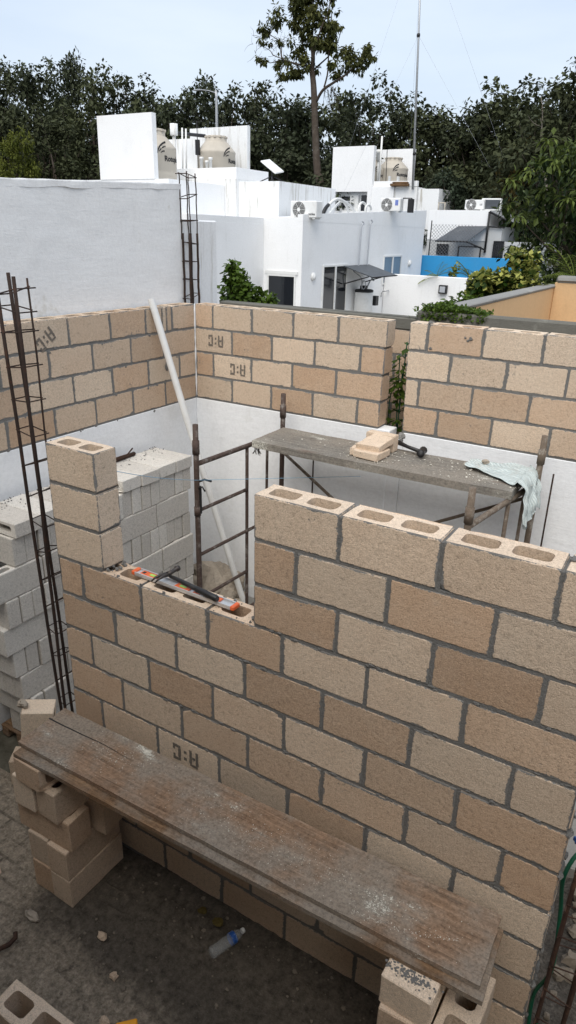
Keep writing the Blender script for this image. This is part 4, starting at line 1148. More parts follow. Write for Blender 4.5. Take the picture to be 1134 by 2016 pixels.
window(hs, 'x', -8.2, 15.62, 17.15, .1, 2.70, 1, name='sliding_door')
window(hs, 'x', -8.2, 19.75, 21.25, 2.0, 2.90, 1, glass=M['glass_pale'])
window(hs, 'x', -9.4, 12.75, 13.45, .9, 2.55, 0)
for y, z in ((15.07, 2.42), (22.0, 2.62)):
    m = MB(); m.lathe([(.11, 0), (.11, .02), (.09, .06), (.0, .075)], 14, TR(-8.195, y, z, 0, 0, pi / 2)); 
    o = bld(m, 'wall_lamp', M['plastic_white'], hs)
m = MB()
for y, h, k in ((17.75, 3.72, 0), (18.35, 3.78, 1)):
    m.tube(catmull([(-8.12, y, 2.55), (-8.12, y + .02, 3.2), (-8.12, y + .05, h), (-8.09, y + .12, h + .10), (-8.12, y + .06, h + .17)]), .022, 7)
bld(m, 'downpipe', M['conduit'], hs)

# canopy over the water heater
cn = thing('canopy', 'small dark sheet canopy fixed to the white house wall above the water heater', 'canopy', (-8.15, 17.7, 2.6))
m = MB(); rows = []
for i in range(13):
    y = 16.85 + 1.75 * i / 12; rows.append([Vector((-8.17, y, 2.66)), Vector((-7.15, y - .15, 2.40)), Vector((-7.15, y - .15, 2.375)), Vector((-8.17, y, 2.635))])
m.grid(rows, True, smooth=False, cap=True); bld(m, 'sheet', M['canopy'], cn)
m = MB()
for y in (16.9, 18.4): m.tube([(-8.17, y, 2.15), (-7.3, y - .13, 2.40)], .018, 6); 
m.tube([(-7.14, 16.7, 2.385), (-7.14, 18.45, 2.385)], .02, 6); bld(m, 'bracket', M['dark_metal'], cn)
hw = thing('water_heater', 'white water heater with coiled hoses under the small dark canopy', 'water heater', (-7.9, 17.75, 1.3))
m = MB(); m.lathe([(0, 0), (.27, 0), (.28, .03), (.28, .55), (.27, .58), (0, .60)], 22, TR(-7.88, 17.75, 1.32)); bld(m, 'tank_body', M['plastic_white'], hw)
m = MB(); m.lathe([(.285, 0), (.285, .05), (.24, .075), (0, .08)], 22, TR(-7.88, 17.75, 1.90)); m.box(-7.72, -7.56, 17.95, 18.15, 1.5, 1.78); m.box(-7.98, -7.83, 17.65, 17.85, 1.97, 2.08); bld(m, 'black_cover', M['black'], hw)
m = MB(); m.tube(catmull([(-7.9, 17.6, 1.98), (-7.88, 17.5, 2.3), (-8.05, 17.3, 2.5), (-8.15, 17.5, 2.62)]), .018, 6); m.tube(catmull([(-7.85, 17.85, 1.98), (-7.8, 17.95, 2.2), (-7.75, 18.2, 2.35), (-7.9, 18.4, 2.2), (-8.05, 18.3, 2.5)]), .018, 6)
m.tube([(-7.75 , 17.42 + .12 * sin(a), 2.12 + .12 * cos(a)) for a in [k * pi / 8 for k in range(17)]], .012, 6); bld(m, 'hose', M['conduit'], hw)

# roof-top things
def ac_unit(name_label, T, w=.80, h=.46, d=.30, grp='air conditioner units on the roofs', mark=0):
    t = thing('air_conditioner', name_label, 'air conditioner', group=grp); t.matrix_world = T
    m = MB(); m.box(-w / 2, w / 2, 0, d, .03, h, bev=.02); m.box(-w / 2 + .05, -w / 2 + .12, .02, d - .02, 0, .03); m.box(w / 2 - .12, w / 2 - .05, .02, d - .02, 0, .03); m.build('casing', M['plastic_white'], t)
    m = MB(); m.lathe([(0, .0), (.185, .0), (.195, -.006)], 28, TR(-w * .16, -.004, h * .52, 0, pi / 2)); m.build('fan_opening', M['dark_metal'], t)
    m = MB()
    for r in (.05, .08, .11, .14, .17, .195): m.tube([(-w * .16 + r * cos(a), -.016, h * .52 + r * sin(a)) for a in [k * 2 * pi / 24 for k in range(25)]], .004, 4)
    for a in range(6): m.tube([(-w * .16, -.017, h * .52), (-w * .16 + .195 * cos(a * pi / 3), -.017, h * .52 + .195 * sin(a * pi / 3))], .004, 4)
    m.lathe([(.045, 0), (.04, -.01), (0, -.012)], 14, TR(-w * .16, -.020, h * .52, 0, pi / 2)); m.build('fan_grille', M['plastic_white'], t)
    if mark == 1:
        m = MB(); add_text(m, 'midea', .085, lambda v: Vector((w * .33 + v.x, -.003, h * .28 + v.y)), .002); m.build('badge', M['tank_ink'], t)
    elif mark == 2:
        m = MB(); m.box(w * .25, w * .40, -.004, .001, h * .48, h * .86, bev=.001); m.build('sticker', M['flag'], t)
    elif mark == 3:
        m = MB(); add_text(m, 'LG', .08, lambda v: Vector((w * .36 + v.x, -.003, h * .55 + v.y)), .002); m.build('badge', M['dark_metal'], t)
    return t
ac_unit('white air conditioner unit on the corner of the white house roof, left one', TR(-8.38, 14.75, 3.86, -.02), .80, .44, .32, mark=1)
ac_unit('white air conditioner unit with blue sticker, in front of the second tank house', TR(-8.20, 19.95, 4.20, .0), .70, .42, .28, mark=2)
ac_unit('beige-grilled air conditioner unit on the far right house roof', TR(-7.15, 25.35, 4.46, .0), .72, .36, .30, mark=3)
ac4 = thing('air_conditioner', 'dark backed air conditioner unit seen from behind on the far right roof', 'air conditioner', (-6.58, 25.55, 4.46), .1, 'air conditioner units on the roofs')
m = MB(); m.box(-.36, .36, 0, .28, 0, .42, bev=.02); m.build('casing', M['plastic_white'], ac4)
m = MB(); m.box(-.30, .32, -.006, .01, .05, .37, bev=.002); m.build('coil', M['canopy'], ac4)
m = MB()
m.tube(catmull([(-8.30, 15.75, 3.95), (-8.30, 15.95, 4.22), (-8.32, 16.5, 4.42), (-8.3, 17.0, 4.34), (-8.3, 17.3, 4.05)]), .042, 8); m.tube(catmull([(-8.42, 16.3, 4.05), (-8.38, 16.9, 4.38), (-8.36, 17.4, 4.30), (-8.34, 17.8, 4.1)]), .036, 8)
m.tube([(-8.32, 18.2 + .25 * cos(a), 4.25 + .16 * sin(a)) for a in [k * pi / 8 for k in range(20)]], .035, 7); m.tube([(-8.25, 18.45 + .2 * cos(a), 4.22 + .13 * sin(a)) for a in [k * pi / 8 for k in range(17)]], .035, 7)
tag(m.build('insulated_pipes', M['plastic_white']), 'white insulated pipes looping along the roof edge between two air conditioners', 'pipes')
m = MB(); m.tube(catmull([(-8.28, 15.62, 3.98), (-8.26, 15.75, 4.15), (-8.28, 15.95, 4.25)]), .05, 8)
tag(m.build('black_pipe_wrap', M['black']), 'black foam wrap around the first bend of the white roof pipes', 'pipe wrap')

def tank(label, x, y, z, r, h, phi, txt=True):
    t = thing('water_tank', label, 'water tank', (x, y, z), 0, 'beige roof water tanks')
    prof = [(r * .98, 0), (r, .02), (r, h * .18), (r * .99, h * .19), (r * .99, h * .21), (r, h * .22), (r, h * .60), (r * 1.01, h * .61), (r * 1.01, h * .645), (r * .985, h * .66), (r * .60, h * .86), (r * .56, h * .87), (r * .56, h * .95), (r * .54, h * .955), (r * .5, h * .955)]
    m = MB(); m.lathe(prof, 40); m.build('body', M['tank'], t)
    m = MB(); m.lathe([(r * .56, 0), (r * .575, .01), (r * .575, h * .035), (r * .52, h * .05), (0, h * .05)], 28, TR(0, 0, h * .945))
    for k in range(12):
        a = k * pi / 6; m.box(-.035, .035, r * .56, r * .60, .0, h * .045, TR(0, 0, h * .945, a))
    m.build('lid', M['tank'], t)
    def wrap(u, v): 
        a = phi + u / r; return Vector(((r + .006) * cos(a), (r + .006) * sin(a), h * .42 + v))
    s = .17 * (r / .6)
    m = MB(); add_text(m, 'Rotoplas', s, lambda v: wrap(v.x * 1.0 + .46 * r, v.y), .006); m.build('logo_text', M['tank_ink'], t); m = MB()
    for k, (r0, w_, a0, a1) in enumerate(((.26, .05, 1.75, 3.05), (.18, .04, 1.55, 2.7), (.10, .035, 1.35, 2.4))):
        cu, cv = -.10 * r / .6 + .46 * r - .22 * r / .6, .10 * r / .6
        n = 8; r0 *= r / .6
        for i in range(n):
            qs = []
            for q, rr in ((i, 0), (i + 1, 0), (i + 1, 1), (i, 1)):
                a = a0 + (a1 - a0) * q / n; th = w_ * (r / .6) * (1 - q / n * .55); R_ = r0 + (th if rr else 0)
                qs.append(wrap(cu + R_ * cos(a) + .06 * (2 - k), cv + R_ * sin(a) - .02 * k))
            m.face(qs)
    m.build('logo_emblem', M['tank_ink'], t)
    return t
tank('large beige roof water tank half hidden behind the left white fin', -13.12, 14.35, 4.745, .66, 1.36, -.30)
tank('beige roof water tank standing before the rear stained fin', -12.38, 16.35, 4.905, .57, 1.22, -.22)
m = MB(); m.lathe([(.10, 0), (.11, .02), (.11, .30), (0, .31)], 16, TR(-12.86, 15.0, 6.0)); m.tube([(-12.86, 15.0, 4.9), (-12.86, 15.0, 6.0)], .05, 8)
tag(m.build('vent_pipe', M['white_stained']), 'short white vent stack behind the large left roof tank', 'vent')
for x, z, l in ((-13.20, 6.30, 'thin white standpipe between the two left tanks, left of the pair'), (-13.06, 6.27, 'thin white standpipe between the two left tanks, right of the pair')):
    m = MB(); m.tube([(x, 15.75, 4.95), (x + .03, 15.75, z)], .026, 8); tag(m.build('standpipe', M['pvc']), l, 'pipe', 'white standpipes by the left tanks')
m = MB(); m.tube([(-13.9, 16.5, 6.27), (-13.0, 16.3, 6.16), (-12.7, 16.2, 6.12), (-12.66, 16.2, 6.1)], .05, 7); tag(m.build('black_pipe', M['dark_metal']), 'dark pipe running above the tanks on the left house', 'pipe')
an = thing('whip_antenna', 'short dark whip antenna with black box beside the second left tank', 'antenna', (-12.6, 15.75, 4.95))
m = MB(); m.tube([(0, 0, 0), (-.02, 0, 1.5)], .012, 6); m.build('rod', M['dark_metal'], an)
m = MB(); m.box(-.07, .05, -.05, .05, .62, 1.02, bev=.01); m.build('box_housing', M['black'], an)
for i, (x, h, l) in enumerate(((-12.36, .24, 'white roof vent cap, leftmost of three on the left parapet'), (-12.16, .14, 'short white roof vent cap, middle of three on the left parapet'), (-12.03, .22, 'white roof vent cap, rightmost of three on the left parapet'))):
    m = MB(); m.lathe([(.045, 0), (.045, h), (.06, h), (.06, h + .06), (0, h + .065)], 12, TR(x, 15.60, 5.20)); tag(m.build('roof_vent', M['plastic_white']), l, 'vent', 'white vents on the left parapet')
m = MB()
for k, r in enumerate((.26, .28, .25, .24)): m.tube([(-12.75 + r * .8 * cos(a), 15.36 + .03 * k, 4.22 + r * sin(a)) for a in [q * 2 * pi / 28 for q in range(29)]], .03, 6)
tag(m.build('conduit_coil', M['conduit']), 'coil of grey conduit hanging on the stained white wall behind the wire cage', 'conduit coil')
ds = thing('satellite_dish', 'white flat rectangular dish tilted on a dark tripod at roof edge', 'satellite dish', (-10.16, 16.0, 4.835))
m = MB(); m.tube([(0, 0, 0.05), (0, 0, .34)], .022, 7)
for a in (0.3, 1.9, 3.5, 5.1): m.tube([(.0, 0, .16), (.40 * cos(a), .3 * sin(a), .0)], .016, 5)
m.build('tripod', M['dark_metal'], ds)
m = MB(); T = TR(0, 0, .40) @ Matrix.Rotation(radians(33), 4, 'Y') @ Matrix.Rotation(radians(12), 4, 'X'); m.box(-.30, .30, -.20, .20, -.02, .025, T, bev=.015); m.build('panel', M['plastic_white'], ds)
lp = thing('street_lamp', 'grey street lamp post with side arm rising behind the left tanks', 'street lamp', (-18.05, 24, 0))
m = MB(); m.tube([(0, 0, 0), (0, 0, 8.6), (-.02, 0, 8.85)], [.09, .055, .05], 8); m.build('post', M['galv'], lp)
m = MB(); m.tube(catmull([(-.02, 0, 8.75), (-.4, 0, 8.86), (-.85, 0, 8.92)]), .02, 6); m.build('arm', M['galv'], lp)
m = MB(); m.box(-1.15, -.8, -.07, .07, 8.89, 8.945, bev=.02); m.build('lamp_head', M['galv'], lp)

# second tank house
before_h2 = set(bpy.data.objects)
h2 = thing('white_house', 'second white house with tall square fin, roof tank and brown stained beam', 'house', (-9.6, 23, 0))
m = MB(); m.box(-11.60, -10.0, 22.30, 26.5, 0, 4.305); m.box(-11.60, -11.44, 22.30, 22.5, 4.305, 6.40); m.box(-11.44, -10.14, 22.30, 22.46, 4.94, 6.40); m.box(-10.14, -9.98, 22.30, 22.5, 4.305, 6.40); m.box(-10.0, -9.14, 22.33, 26.4, 0, 5.10); bld(m, 'wall', M['white'], h2)
m = MB(); m.box(-11.439, -10.141, 22.60, 22.7, 4.305, 4.939); bld(m, 'recess_wall', M['white'], h2)
m = MB(); m.box(-9.138, -8.30, 22.40, 26.4, 0, 5.085); m.box(-8.298, -7.55, 22.55, 26.3, 0, 5.03); bld(m, 'wall', M['white_stained'], h2)
m = MB(); m.box(-9.97, -8.32, 22.42, 22.56, 5.103, 5.28); bld(m, 'parapet', M['white'], h2)
m = MB(); m.box(-10.98, -9.36, 24.5, 24.66, 5.05, 6.50); bld(m, 'parapet_fin', M['white'], h2)
for q in ((-11.30, -10.93, 4.66, 4.80), (-11.30, -10.93, 4.42, 4.60), (-10.50, -10.17, 4.31, 4.84)):
    m = MB(); m.box(q[0], q[1], 22.585, 22.599, q[2], q[3], bev=.001); bld(m, 'window', M['glass'], h2)
m = MB(); m.box(-10.90, -10.56, 22.46, 22.598, 4.31, 4.86, bev=.01); m.box(-10.86, -10.70, 22.43, 22.459, 4.55, 4.72, bev=.008); m.tube([(-10.78, 22.44, 4.55), (-10.79, 22.44, 4.33)], .02, 6); bld(m, 'meter_cabinet', M['plastic_white'], h2)
m = MB(); m.box(-9.24, -8.58, 22.20, 22.40, 5.105, 5.19, bev=.02, jit=.01); m.box(-9.18, -8.62, 22.24, 22.40, 5.19, 5.24, bev=.02, jit=.01); bld(m, 'roof_beam', M['beam'], h2)
tank('beige roof water tank on the second house, before its rear fin', -9.84, 23.75, 5.10, .55, 1.05, -.85)
m = MB()
tank('sliver of beige water tank seen at the edge of the square white fin', -10.52, 23.4, 5.10, .55, .95, -.70)
m = MB(); m.lathe([(.09, 0), (.09, .22), (.11, .23), (.11, .34), (0, .35)], 12, TR(-10.1, 23.0, 6.0)); m.tube([(-10.1, 23.0, 5.1), (-10.1, 23.0, 6.0)], .04, 7); tag(m.build('vent_pipe', M['plastic_white']), 'white capped vent stack beside the square white fin', 'vent')
m = MB(); m.tube([(-9.98, 22.9, 5.1), (-9.98, 22.9, 6.75)], .035, 8); tag(m.build('standpipe', M['pvc']), 'tall white standpipe beside the square white fin of the second house', 'pipe')
m = MB(); m.tube([(-9.62, 22.7, 5.15), (-9.66, 22.7, 6.3)], .012, 6); tag(m.build('rod', M['dark_metal']), 'thin dark rod standing before the tank of the second house', 'rod')
for x, h, l in ((-9.45, .24, 'white roof vent with black cap below the second house tank, left'), (-9.12, .22, 'white roof vent below the second house tank, right')):
    m = MB(); m.lathe([(.05, 0), (.05, h), (.06, h + .01), (0, h + .02)], 12, TR(x, 22.6, 5.2)); tag(m.build('roof_vent', M['plastic_white']), l, 'vent')
mast = thing('radio_mast', 'tall thin guyed radio mast on the second house roof', 'radio mast', (-8.42, 22.3, 5.0))
m = MB(); m.tube([(0, 0, 0), (-.24, 0, 4.4), (-.42, 0, 7.6)], [.045, .035, .024], 8); m.build('pole', M['galv'], mast)
m = MB(); m.lathe([(.05, -.05), (.06, 0), (.05, .05)], 8, TR(-.25, 0, 4.5)); m.lathe([(.05, -.05), (.06, 0), (.05, .05)], 8, TR(-.05, 0, 1.1)); m.build('collar', M['dark_metal'], mast)
for a, b_ in (((-.25, 0, 4.5), (3.3, 1.5, -.8)), ((-.40, 0, 7.4), (3.6, .8, -.6)), ((-.25, 0, 4.5), (-2.6, -.6, -.6)), ((-.40, 0, 7.4), (-3.4, .3, -.6)), ((-.40, 0, 7.4), (-1.6, 3.5, -.6))):
    m = MB(); m.tube([a, b_], .003, 4); m.build('guy_wire', M['wire'], mast)
# the second house stands further back: its pieces are set at 1.2 of the size they were drawn at
for o in [o for o in bpy.data.objects if o not in before_h2 and o.parent is None]:
    o.location = Vector((-.294, .437, -.706)) + 1.2 * Vector(o.location); o.scale = (1.2, 1.2, 1.2)
m = MB(); m.tube([(-7.85, 20.15, 4.62), (-7.55, 20.15, 4.62), (-7.52, 20.15, 4.25)], .02, 6); m.box(-7.66, -7.50, 20.1, 20.25, 4.2, 4.6); tag(m.build('switch_box', M['dark_metal']), 'dark switch box beside the air conditioner with the blue sticker', 'switch box')
m = MB()
for x in (-8.45, -8.20): m.tube([(x, 25.1, 4.45), (x, 25.1, 4.70)], .022, 6)
m.tube([(-8.47, 25.1, 4.70), (-8.18, 25.1, 4.70)], .022, 6)
tag(m.build('roof_hoop', M['tank']), 'small beige square pipe hoop on the roof edge', 'pipe hoop')
lwl = thing('garden_wall', 'low white garden wall with box lamp between white house and variegated bush', 'wall', (-6.5, 19.9, 0))
m = MB(); m.box(-8.19, -4.2, 19.9, 20.05, 0, 2.345, bev=.02); bld(m, 'rendered_wall', M['white'], lwl)
m = MB(); m.box(-6.24, -5.98, 19.76, 19.899, 1.84, 2.10, bev=.01); bld(m, 'lamp_box', M['dark_metal'], lwl)
m = MB(); m.box(-6.20, -6.02, 19.745, 19.759, 1.88, 2.06, bev=.004); bld(m, 'lamp_glass', M['conduit'], lwl)
m = MB(); m.tube(catmull([(-8.0, 19.89, 1.82), (-7.98, 19.7, 1.82), (-8.12, 19.66, 1.78), (-8.15, 19.66, 1.62)]), .02, 6); bld(m, 'tap', M['galv'], lwl)
blw = thing('garden_wall', 'bright blue garden wall with chain link fence above', 'wall', (-7, 23.4, 0))
m = MB(); m.box(-8.3, -4.6, 23.4, 23.55, 0, 2.865, bev=.01); bld(m, 'rendered_wall', M['blue_paint'], blw)
cf = thing('chain_link_fence', 'chain link fence on top of the bright blue wall', 'fence', (-7.2, 23.47, 2.86))
m = MB()
for x in (-8.05,): m.tube([(x, 23.47, 2.86), (x, 23.47, 4.05)], .02, 6)
bld(m, 'post', M['dark_metal'], cf)
m = MB()
for k in range(-13, 22):
    x = -8.05 + k * .12
    for sg in (1, -1):
        a = Vector((x, 0, 0)); pts = []
        p0 = (x, 2.88); p1 = (x + sg * 1.05, 3.93)
        # clip to the panel
        t0, t1 = 0., 1.
        for lo, hi_, q0, q1 in ((-8.05, -6.4, p0[0], p1[0]),):
            dx = q1 - q0; ta, tb = (lo - q0) / dx, (hi_ - q0) / dx
            if ta > tb: ta, tb = tb, ta
            t0, t1 = max(t0, ta), min(t1, tb)
        if t1 - t0 > .02:
            m.tube([(p0[0] + (p1[0] - p0[0]) * t, 23.47 + .004 * sg, p0[1] + (p1[1] - p0[1]) * t) for t in (t0, t1)], .0055, 3, cap=False)
bld(m, 'mesh', M['fence_wire'], cf)
h3 = thing('grey_house', 'far right house with white parapet, dark awning and dark barred windows', 'house', (-6.8, 26, 0))
m = MB(); m.box(-8.75, -6.42, 25.0, 30, 3.4, 4.45); bld(m, 'parapet_wall', M['white'], h3)
m = MB(); m.box(-8.75, -4.4, 25.02, 30, 0, 3.398); m.box(-6.418, -5.9, 25.02, 29, 3.398, 3.9); bld(m, 'wall', M['house_grey'], h3)
m = MB(); m.grid([[Vector((-7.55, 24.98, 3.88)), Vector((-6.42, 24.98, 3.90)), Vector((-6.42, 24.98, 3.92)), Vector((-7.55, 24.98, 3.90))], [Vector((-7.95, 23.75, 3.36)), Vector((-6.78, 23.75, 3.37)), Vector((-6.78, 23.75, 3.39)), Vector((-7.95, 23.75, 3.38))]], True, smooth=False, cap=True); bld(m, 'awning', M['canopy'], h3)
m = MB(); m.tube([(-7.95, 23.75, 3.36), (-6.78, 23.75, 3.37), (-6.42, 24.9, 3.1)], .03, 6); m.tube([(-6.42, 24.95, 3.0), (-6.42, 24.95, 4.4)], .04, 6); m.tube([(-6.42, 24.95, 4.40), (-5.5, 24.95, 4.02)], .04, 6); m.tube([(-6.42, 24.95, 3.9), (-5.8, 24.95, 3.87)], .03, 6); m.tube([(-5.95, 24.95, 3.85), (-5.95, 24.95, 4.2)], .03, 6); bld(m, 'steel_frame', M['dark_metal'], h3)
m = MB(); m.grid([[Vector((-6.40, 24.97, 4.42)), Vector((-5.4, 24.97, 4.0)), Vector((-5.4, 24.97, 4.03)), Vector((-6.4, 24.97, 4.45))], [Vector((-6.2, 29, 4.5)), Vector((-4.6, 29, 4.1)), Vector((-4.6, 29, 4.13)), Vector((-6.2, 29, 4.53))]], True, smooth=False, cap=True); bld(m, 'sheet_roof', M['galv'], h3)
for x0, x1, z0, z1 in ((-8.30, -7.86, 2.87, 3.26), (-6.13, -5.76, 2.6, 3.42)):
    m = MB(); m.box(x0, x1, 24.985, 25.019, z0, z1, bev=.002); f = bld(m, 'window', M['glass'], h3)
    m = MB()
    for k in range(6): m.box(x0 + (x1 - x0) * k / 5 - .012, x0 + (x1 - x0) * k / 5 + .012, 24.965, 24.984, z0, z1, bev=.001)
    m.box(x0, x1, 24.95, 24.964, z1 - .03, z1, bev=.001); m.build('bars', M['dark_metal'], f).matrix_parent_inverse = Matrix.Translation((0, 0, 0))
m = MB(); m.box(-7.42, -6.63, 24.99, 25.018, 2.4, 3.17, bev=.002); f = bld(m, 'garage_door', M['house_grey'], h3)
m = MB(); m.box(-7.47, -7.43, 24.97, 25.018, 2.4, 3.2); m.box(-6.62, -6.58, 24.97, 25.018, 2.4, 3.2); m.box(-7.43, -6.62, 24.97, 25.018, 3.171, 3.21); bld(m, 'door_frame', M['dark_metal'], h3)

# ochre wall on the right
ow = thing('garden_wall', 'ochre painted patio wall with grey cap stepping back at right', 'wall', (-.5, 6, 0))
m = MB(); m.box(-.60, -.46, 3.5, 8.0, 0, 2.93, bev=.01); m.box(-.46, 3.0, 7.86, 8.0, 0, 3.0, bev=.01); bld(m, 'rendered_wall', M['ochre'], ow)
m = MB(); m.box(-.615, -.445, 3.5, 8.0, 2.931, 2.965, bev=.01, jit=.003); m.box(-.44, 3.0, 7.84, 8.03, 3.001, 3.085, bev=.02, jit=.006); bld(m, 'cap_beam', M['cap_grey'], ow)

# ------------------------------------------------------------------ vegetation
def rnd_dir(rg):
    z = rg.uniform(-1, 1); a = rg.uniform(0, 2 * pi); s = math.sqrt(1 - z * z)
    return Vector((s * cos(a), s * sin(a), z))
def clump(m, c, r, n, ln, rg, droop=.25, sq=(1, 1, .8), base=.35, wd=.5, var=0.):
    c = Vector(c)
    for _ in range(n):
        d = rnd_dir(rg); rr = r * (rg.random() ** .45)
        p = c + Vector((d.x * sq[0], d.y * sq[1], d.z * sq[2])) * rr
        dr = (d * .7 + rnd_dir(rg) * .8 + Vector((0, 0, -droop))).normalized()
        nr = (rnd_dir(rg) * .42 + Vector((0, 0, 1)) + d * .6).normalized()
        l = ln * rg.uniform(.65, 1.25)
        br = base + .30 * d.z + rg.uniform(-.13, .16) + (rg.choice([-var, -var * .3, var]) if var else 0)  # clump tops and higher clumps painted lighter, standing in for daylight
        m.leaf(p, dr, nr, l, l * wd * rg.uniform(.8, 1.2), (max(0, min(1, br)), 1, .5))
def limb(m, a, b, r0, r1, rg, sag=.15, n=7, sides=6):
    a, b = Vector(a), Vector(b); L = (b - a).length
    o = rnd_dir(rg) * L * sag
    pts = [a.lerp(b, i / n) + o * sin(pi * i / n) + rnd_dir(rg) * L * .012 * (0 < i < n) for i in range(n + 1)]
    m.tube(pts, [r0 + (r1 - r0) * i / n for i in range(n + 1)], sides)
    return pts

def forest_tree(seed, H=10., rx=2.8, open_=0.):
    rg = random.Random(seed); crown, trunk = MB(), MB()
    top = Vector((rg.uniform(-.6, .6), rg.uniform(-.4, .4), H * .78))
    spine = limb(trunk, (0, 0, 0), top, .16, .05, rg, .05, 9, 7)
    for k in range(58):
        t = rg.random() ** .8
        z = H * (.12 + .84 * t)
        w = rx * (1 - max(0, (t - .55) / .45) ** 2 * .72) * (.75 + .25 * min(1, t / .25))
        a = rg.uniform(0, 2 * pi); q = math.sqrt(rg.random())
        c = Vector((w * q * cos(a), w * q * sin(a), z + .3 * rg.uniform(-1, 1)))
        r = rg.uniform(.45, 1.05) * (1 - .30 * max(0, t - .6) / .4)
        n = int(120 * (r / .7) ** 2)
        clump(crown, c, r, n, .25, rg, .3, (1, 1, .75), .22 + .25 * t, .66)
        if rg.random() < .4:
            s = spine[min(9, max(1, int(t * 7)))]; limb(trunk, s, c, .05, .012, rg, .12, 5, 5)
    for k in range(10):  # straggling shoots along the outline
        t = rg.uniform(.55, 1.02); a = rg.uniform(0, 2 * pi); w = rx * (1.05 - max(0, (t - .5) / .5) ** 2 * .75)
        c = Vector((w * cos(a), w * sin(a), H * t)); clump(crown, c, rg.uniform(.28, .5), 46, .22, rg, .3, (1, 1, .9), .4, .66)
        limb(trunk, spine[6], c, .025, .006, rg, .1, 4, 4)
    return crown, trunk
PROTO = {}
def place_tree(kind, mat, x, y, H, rx, rz, label, group, name='forest_tree'):
    key = (kind, mat)
    if key not in PROTO:
        t = thing(name, label, 'tree', group=group)
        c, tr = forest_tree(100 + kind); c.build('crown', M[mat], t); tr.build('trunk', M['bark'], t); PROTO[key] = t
    else:
        t = dup(PROTO[key]); t['label'] = label; t['group'] = group
    t.location = (x, y, 0); t.rotation_euler = (0, 0, rz); t.scale = (rx / 2.8, rx / 2.8, H / 10.)
    return t
sk = [(-45.9, 34, 13.4, 'forest tree beyond the left edge of the white wall top'),
 (-45.0, 36, 14.0, 'dark tall forest tree at the far left of the skyline'),
 (-38.8, 33, 13.0, 'forest tree with sky gaps, second from left on the skyline'),
 (-41.6, 38, 14.6, 'rounded forest tree top with the highest crown left of the first fin'),
 (-33.8, 33, 12.4, 'feathery forest tree just left of the leftmost white fin'),
 (-33.9, 36, 12.4, 'feathery forest tree directly above the leftmost white fin'),
 (-29.4, 33, 10.7, 'low forest tree at the dip right of the leftmost fin'),
 (-33.5, 40, 11.2, 'small forest tree in the skyline dip above the left tanks'),
 (-28.6, 36, 11.8, 'forest tree left of the street lamp above the left tanks'),
 (-24.3, 33, 10.9, 'forest tree right of the street lamp on the skyline'),
 (-25.6, 38, 11.8, 'forest tree left of the tall single tree with pale shoots'),
 (-21.0, 34, 10.3, 'forest tree directly left of the tall tree trunk'),
 (-20.8, 36, 10.2, 'forest tree behind the tall tree trunk'),
 (-18.5, 37, 10.6, 'forest tree right of the tall tree trunk'),
 (-15.1, 33, 10.3, 'lumpy forest tree between tall tree and radio mast'),
 (-15.0, 36, 10.0, 'forest tree directly behind the radio mast'),
 (-12.5, 34, 9.3, 'narrow forest tree right of the radio mast'),
 (-11.9, 36, 8.9, 'low forest tree in the skyline dip on the right'),
 (-9.7, 33, 8.9, 'forest tree rising right of the skyline dip'),
 (-8.3, 32, 9.5, 'rounded forest tree, highest of the right hand group'),
 (-7.8, 34, 10.0, 'forest tree at the back of the right hand group'),
 (-5.7, 30, 8.9, 'forest tree with bare pale stems on the right'),
 (-4.5, 28, 9.3, 'forest tree at the right edge of the photo'),
 (-3.8, 30, 9.4, 'forest tree beyond the right edge of the photo')]
rg = random.Random(5)
for i, (x, y, h, lab) in enumerate(sk):
    place_tree(i % 5, ['leaf_far', 'leaf_olive', 'leaf_far'][i % 3], x, y, h, rg.uniform(2.5, 3.3), rg.uniform(0, 6.28), lab, 'trees of the wood behind the houses')
un = [(-31.7, 25, 8.0, 1.5, 'leaf_lime', 'yellow green young tree in front of the dark wood at far left'),
 (-9.3, 28.8, 6.0, 1.6, 'leaf_blue', 'bluish green low tree behind the second tank house, right of its fin'),
 (-6.5, 28.0, 6.9, 1.0, 'leaf_dry', 'thin tree with yellow brown leaves on the right'),
 (-25.9, 30, 7.6, 2.8, 'leaf_far', 'dark understorey tree behind the left tanks'),
 (-18.4, 31.5, 7.3, 2.9, 'leaf_far', 'dark understorey tree left of the tall tree base'),
 (-33, 28, 9.4, 2.8, 'leaf_olive', 'olive understorey tree left of the leftmost fin'),
 (-26.5, 28, 8.0, 2.6, 'leaf_olive', 'olive understorey tree behind the leftmost fin'),
 (-8.2, 31.5, 7.7, 2.3, 'leaf_olive', 'olive understorey tree above the far right house roof'),
 (-5.9, 29.5, 8.0, 2.2, 'leaf_olive', 'olive understorey tree behind the drooping leaved tree'),
 (-14.6, 30, 7.3, 2.5, 'leaf_far', 'dark understorey tree behind the square white fin'),
 (-39.5, 30, 10., 3.0, 'leaf_olive', 'olive understorey tree at the far left behind the white wall')]
for i, (x, y, h, r, mt, lab) in enumerate(un):
    place_tree((i + 2) % 5, mt, x, y, h, r, rg.uniform(0, 6.28), lab, 'understorey trees before the wood')
m = MB(); rg = random.Random(3)
for k in range(15000):
    x = rg.uniform(-62, 6); y = rg.uniform(38, 46); hm_ = (9.6 if x < -30 else 7.6 if x < -14 else 6.2) + 1.2 * nz3(x, y, .35)
    z = hm_ * rg.random() ** .8
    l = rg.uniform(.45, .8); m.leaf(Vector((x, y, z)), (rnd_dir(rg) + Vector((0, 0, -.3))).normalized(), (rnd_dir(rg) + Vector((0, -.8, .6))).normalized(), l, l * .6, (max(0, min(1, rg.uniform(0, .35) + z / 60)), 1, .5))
tag(m.build('distant_wood', M['leaf_far']), 'dark far mass of the wood behind the separate trees', 'wood', kind='stuff')
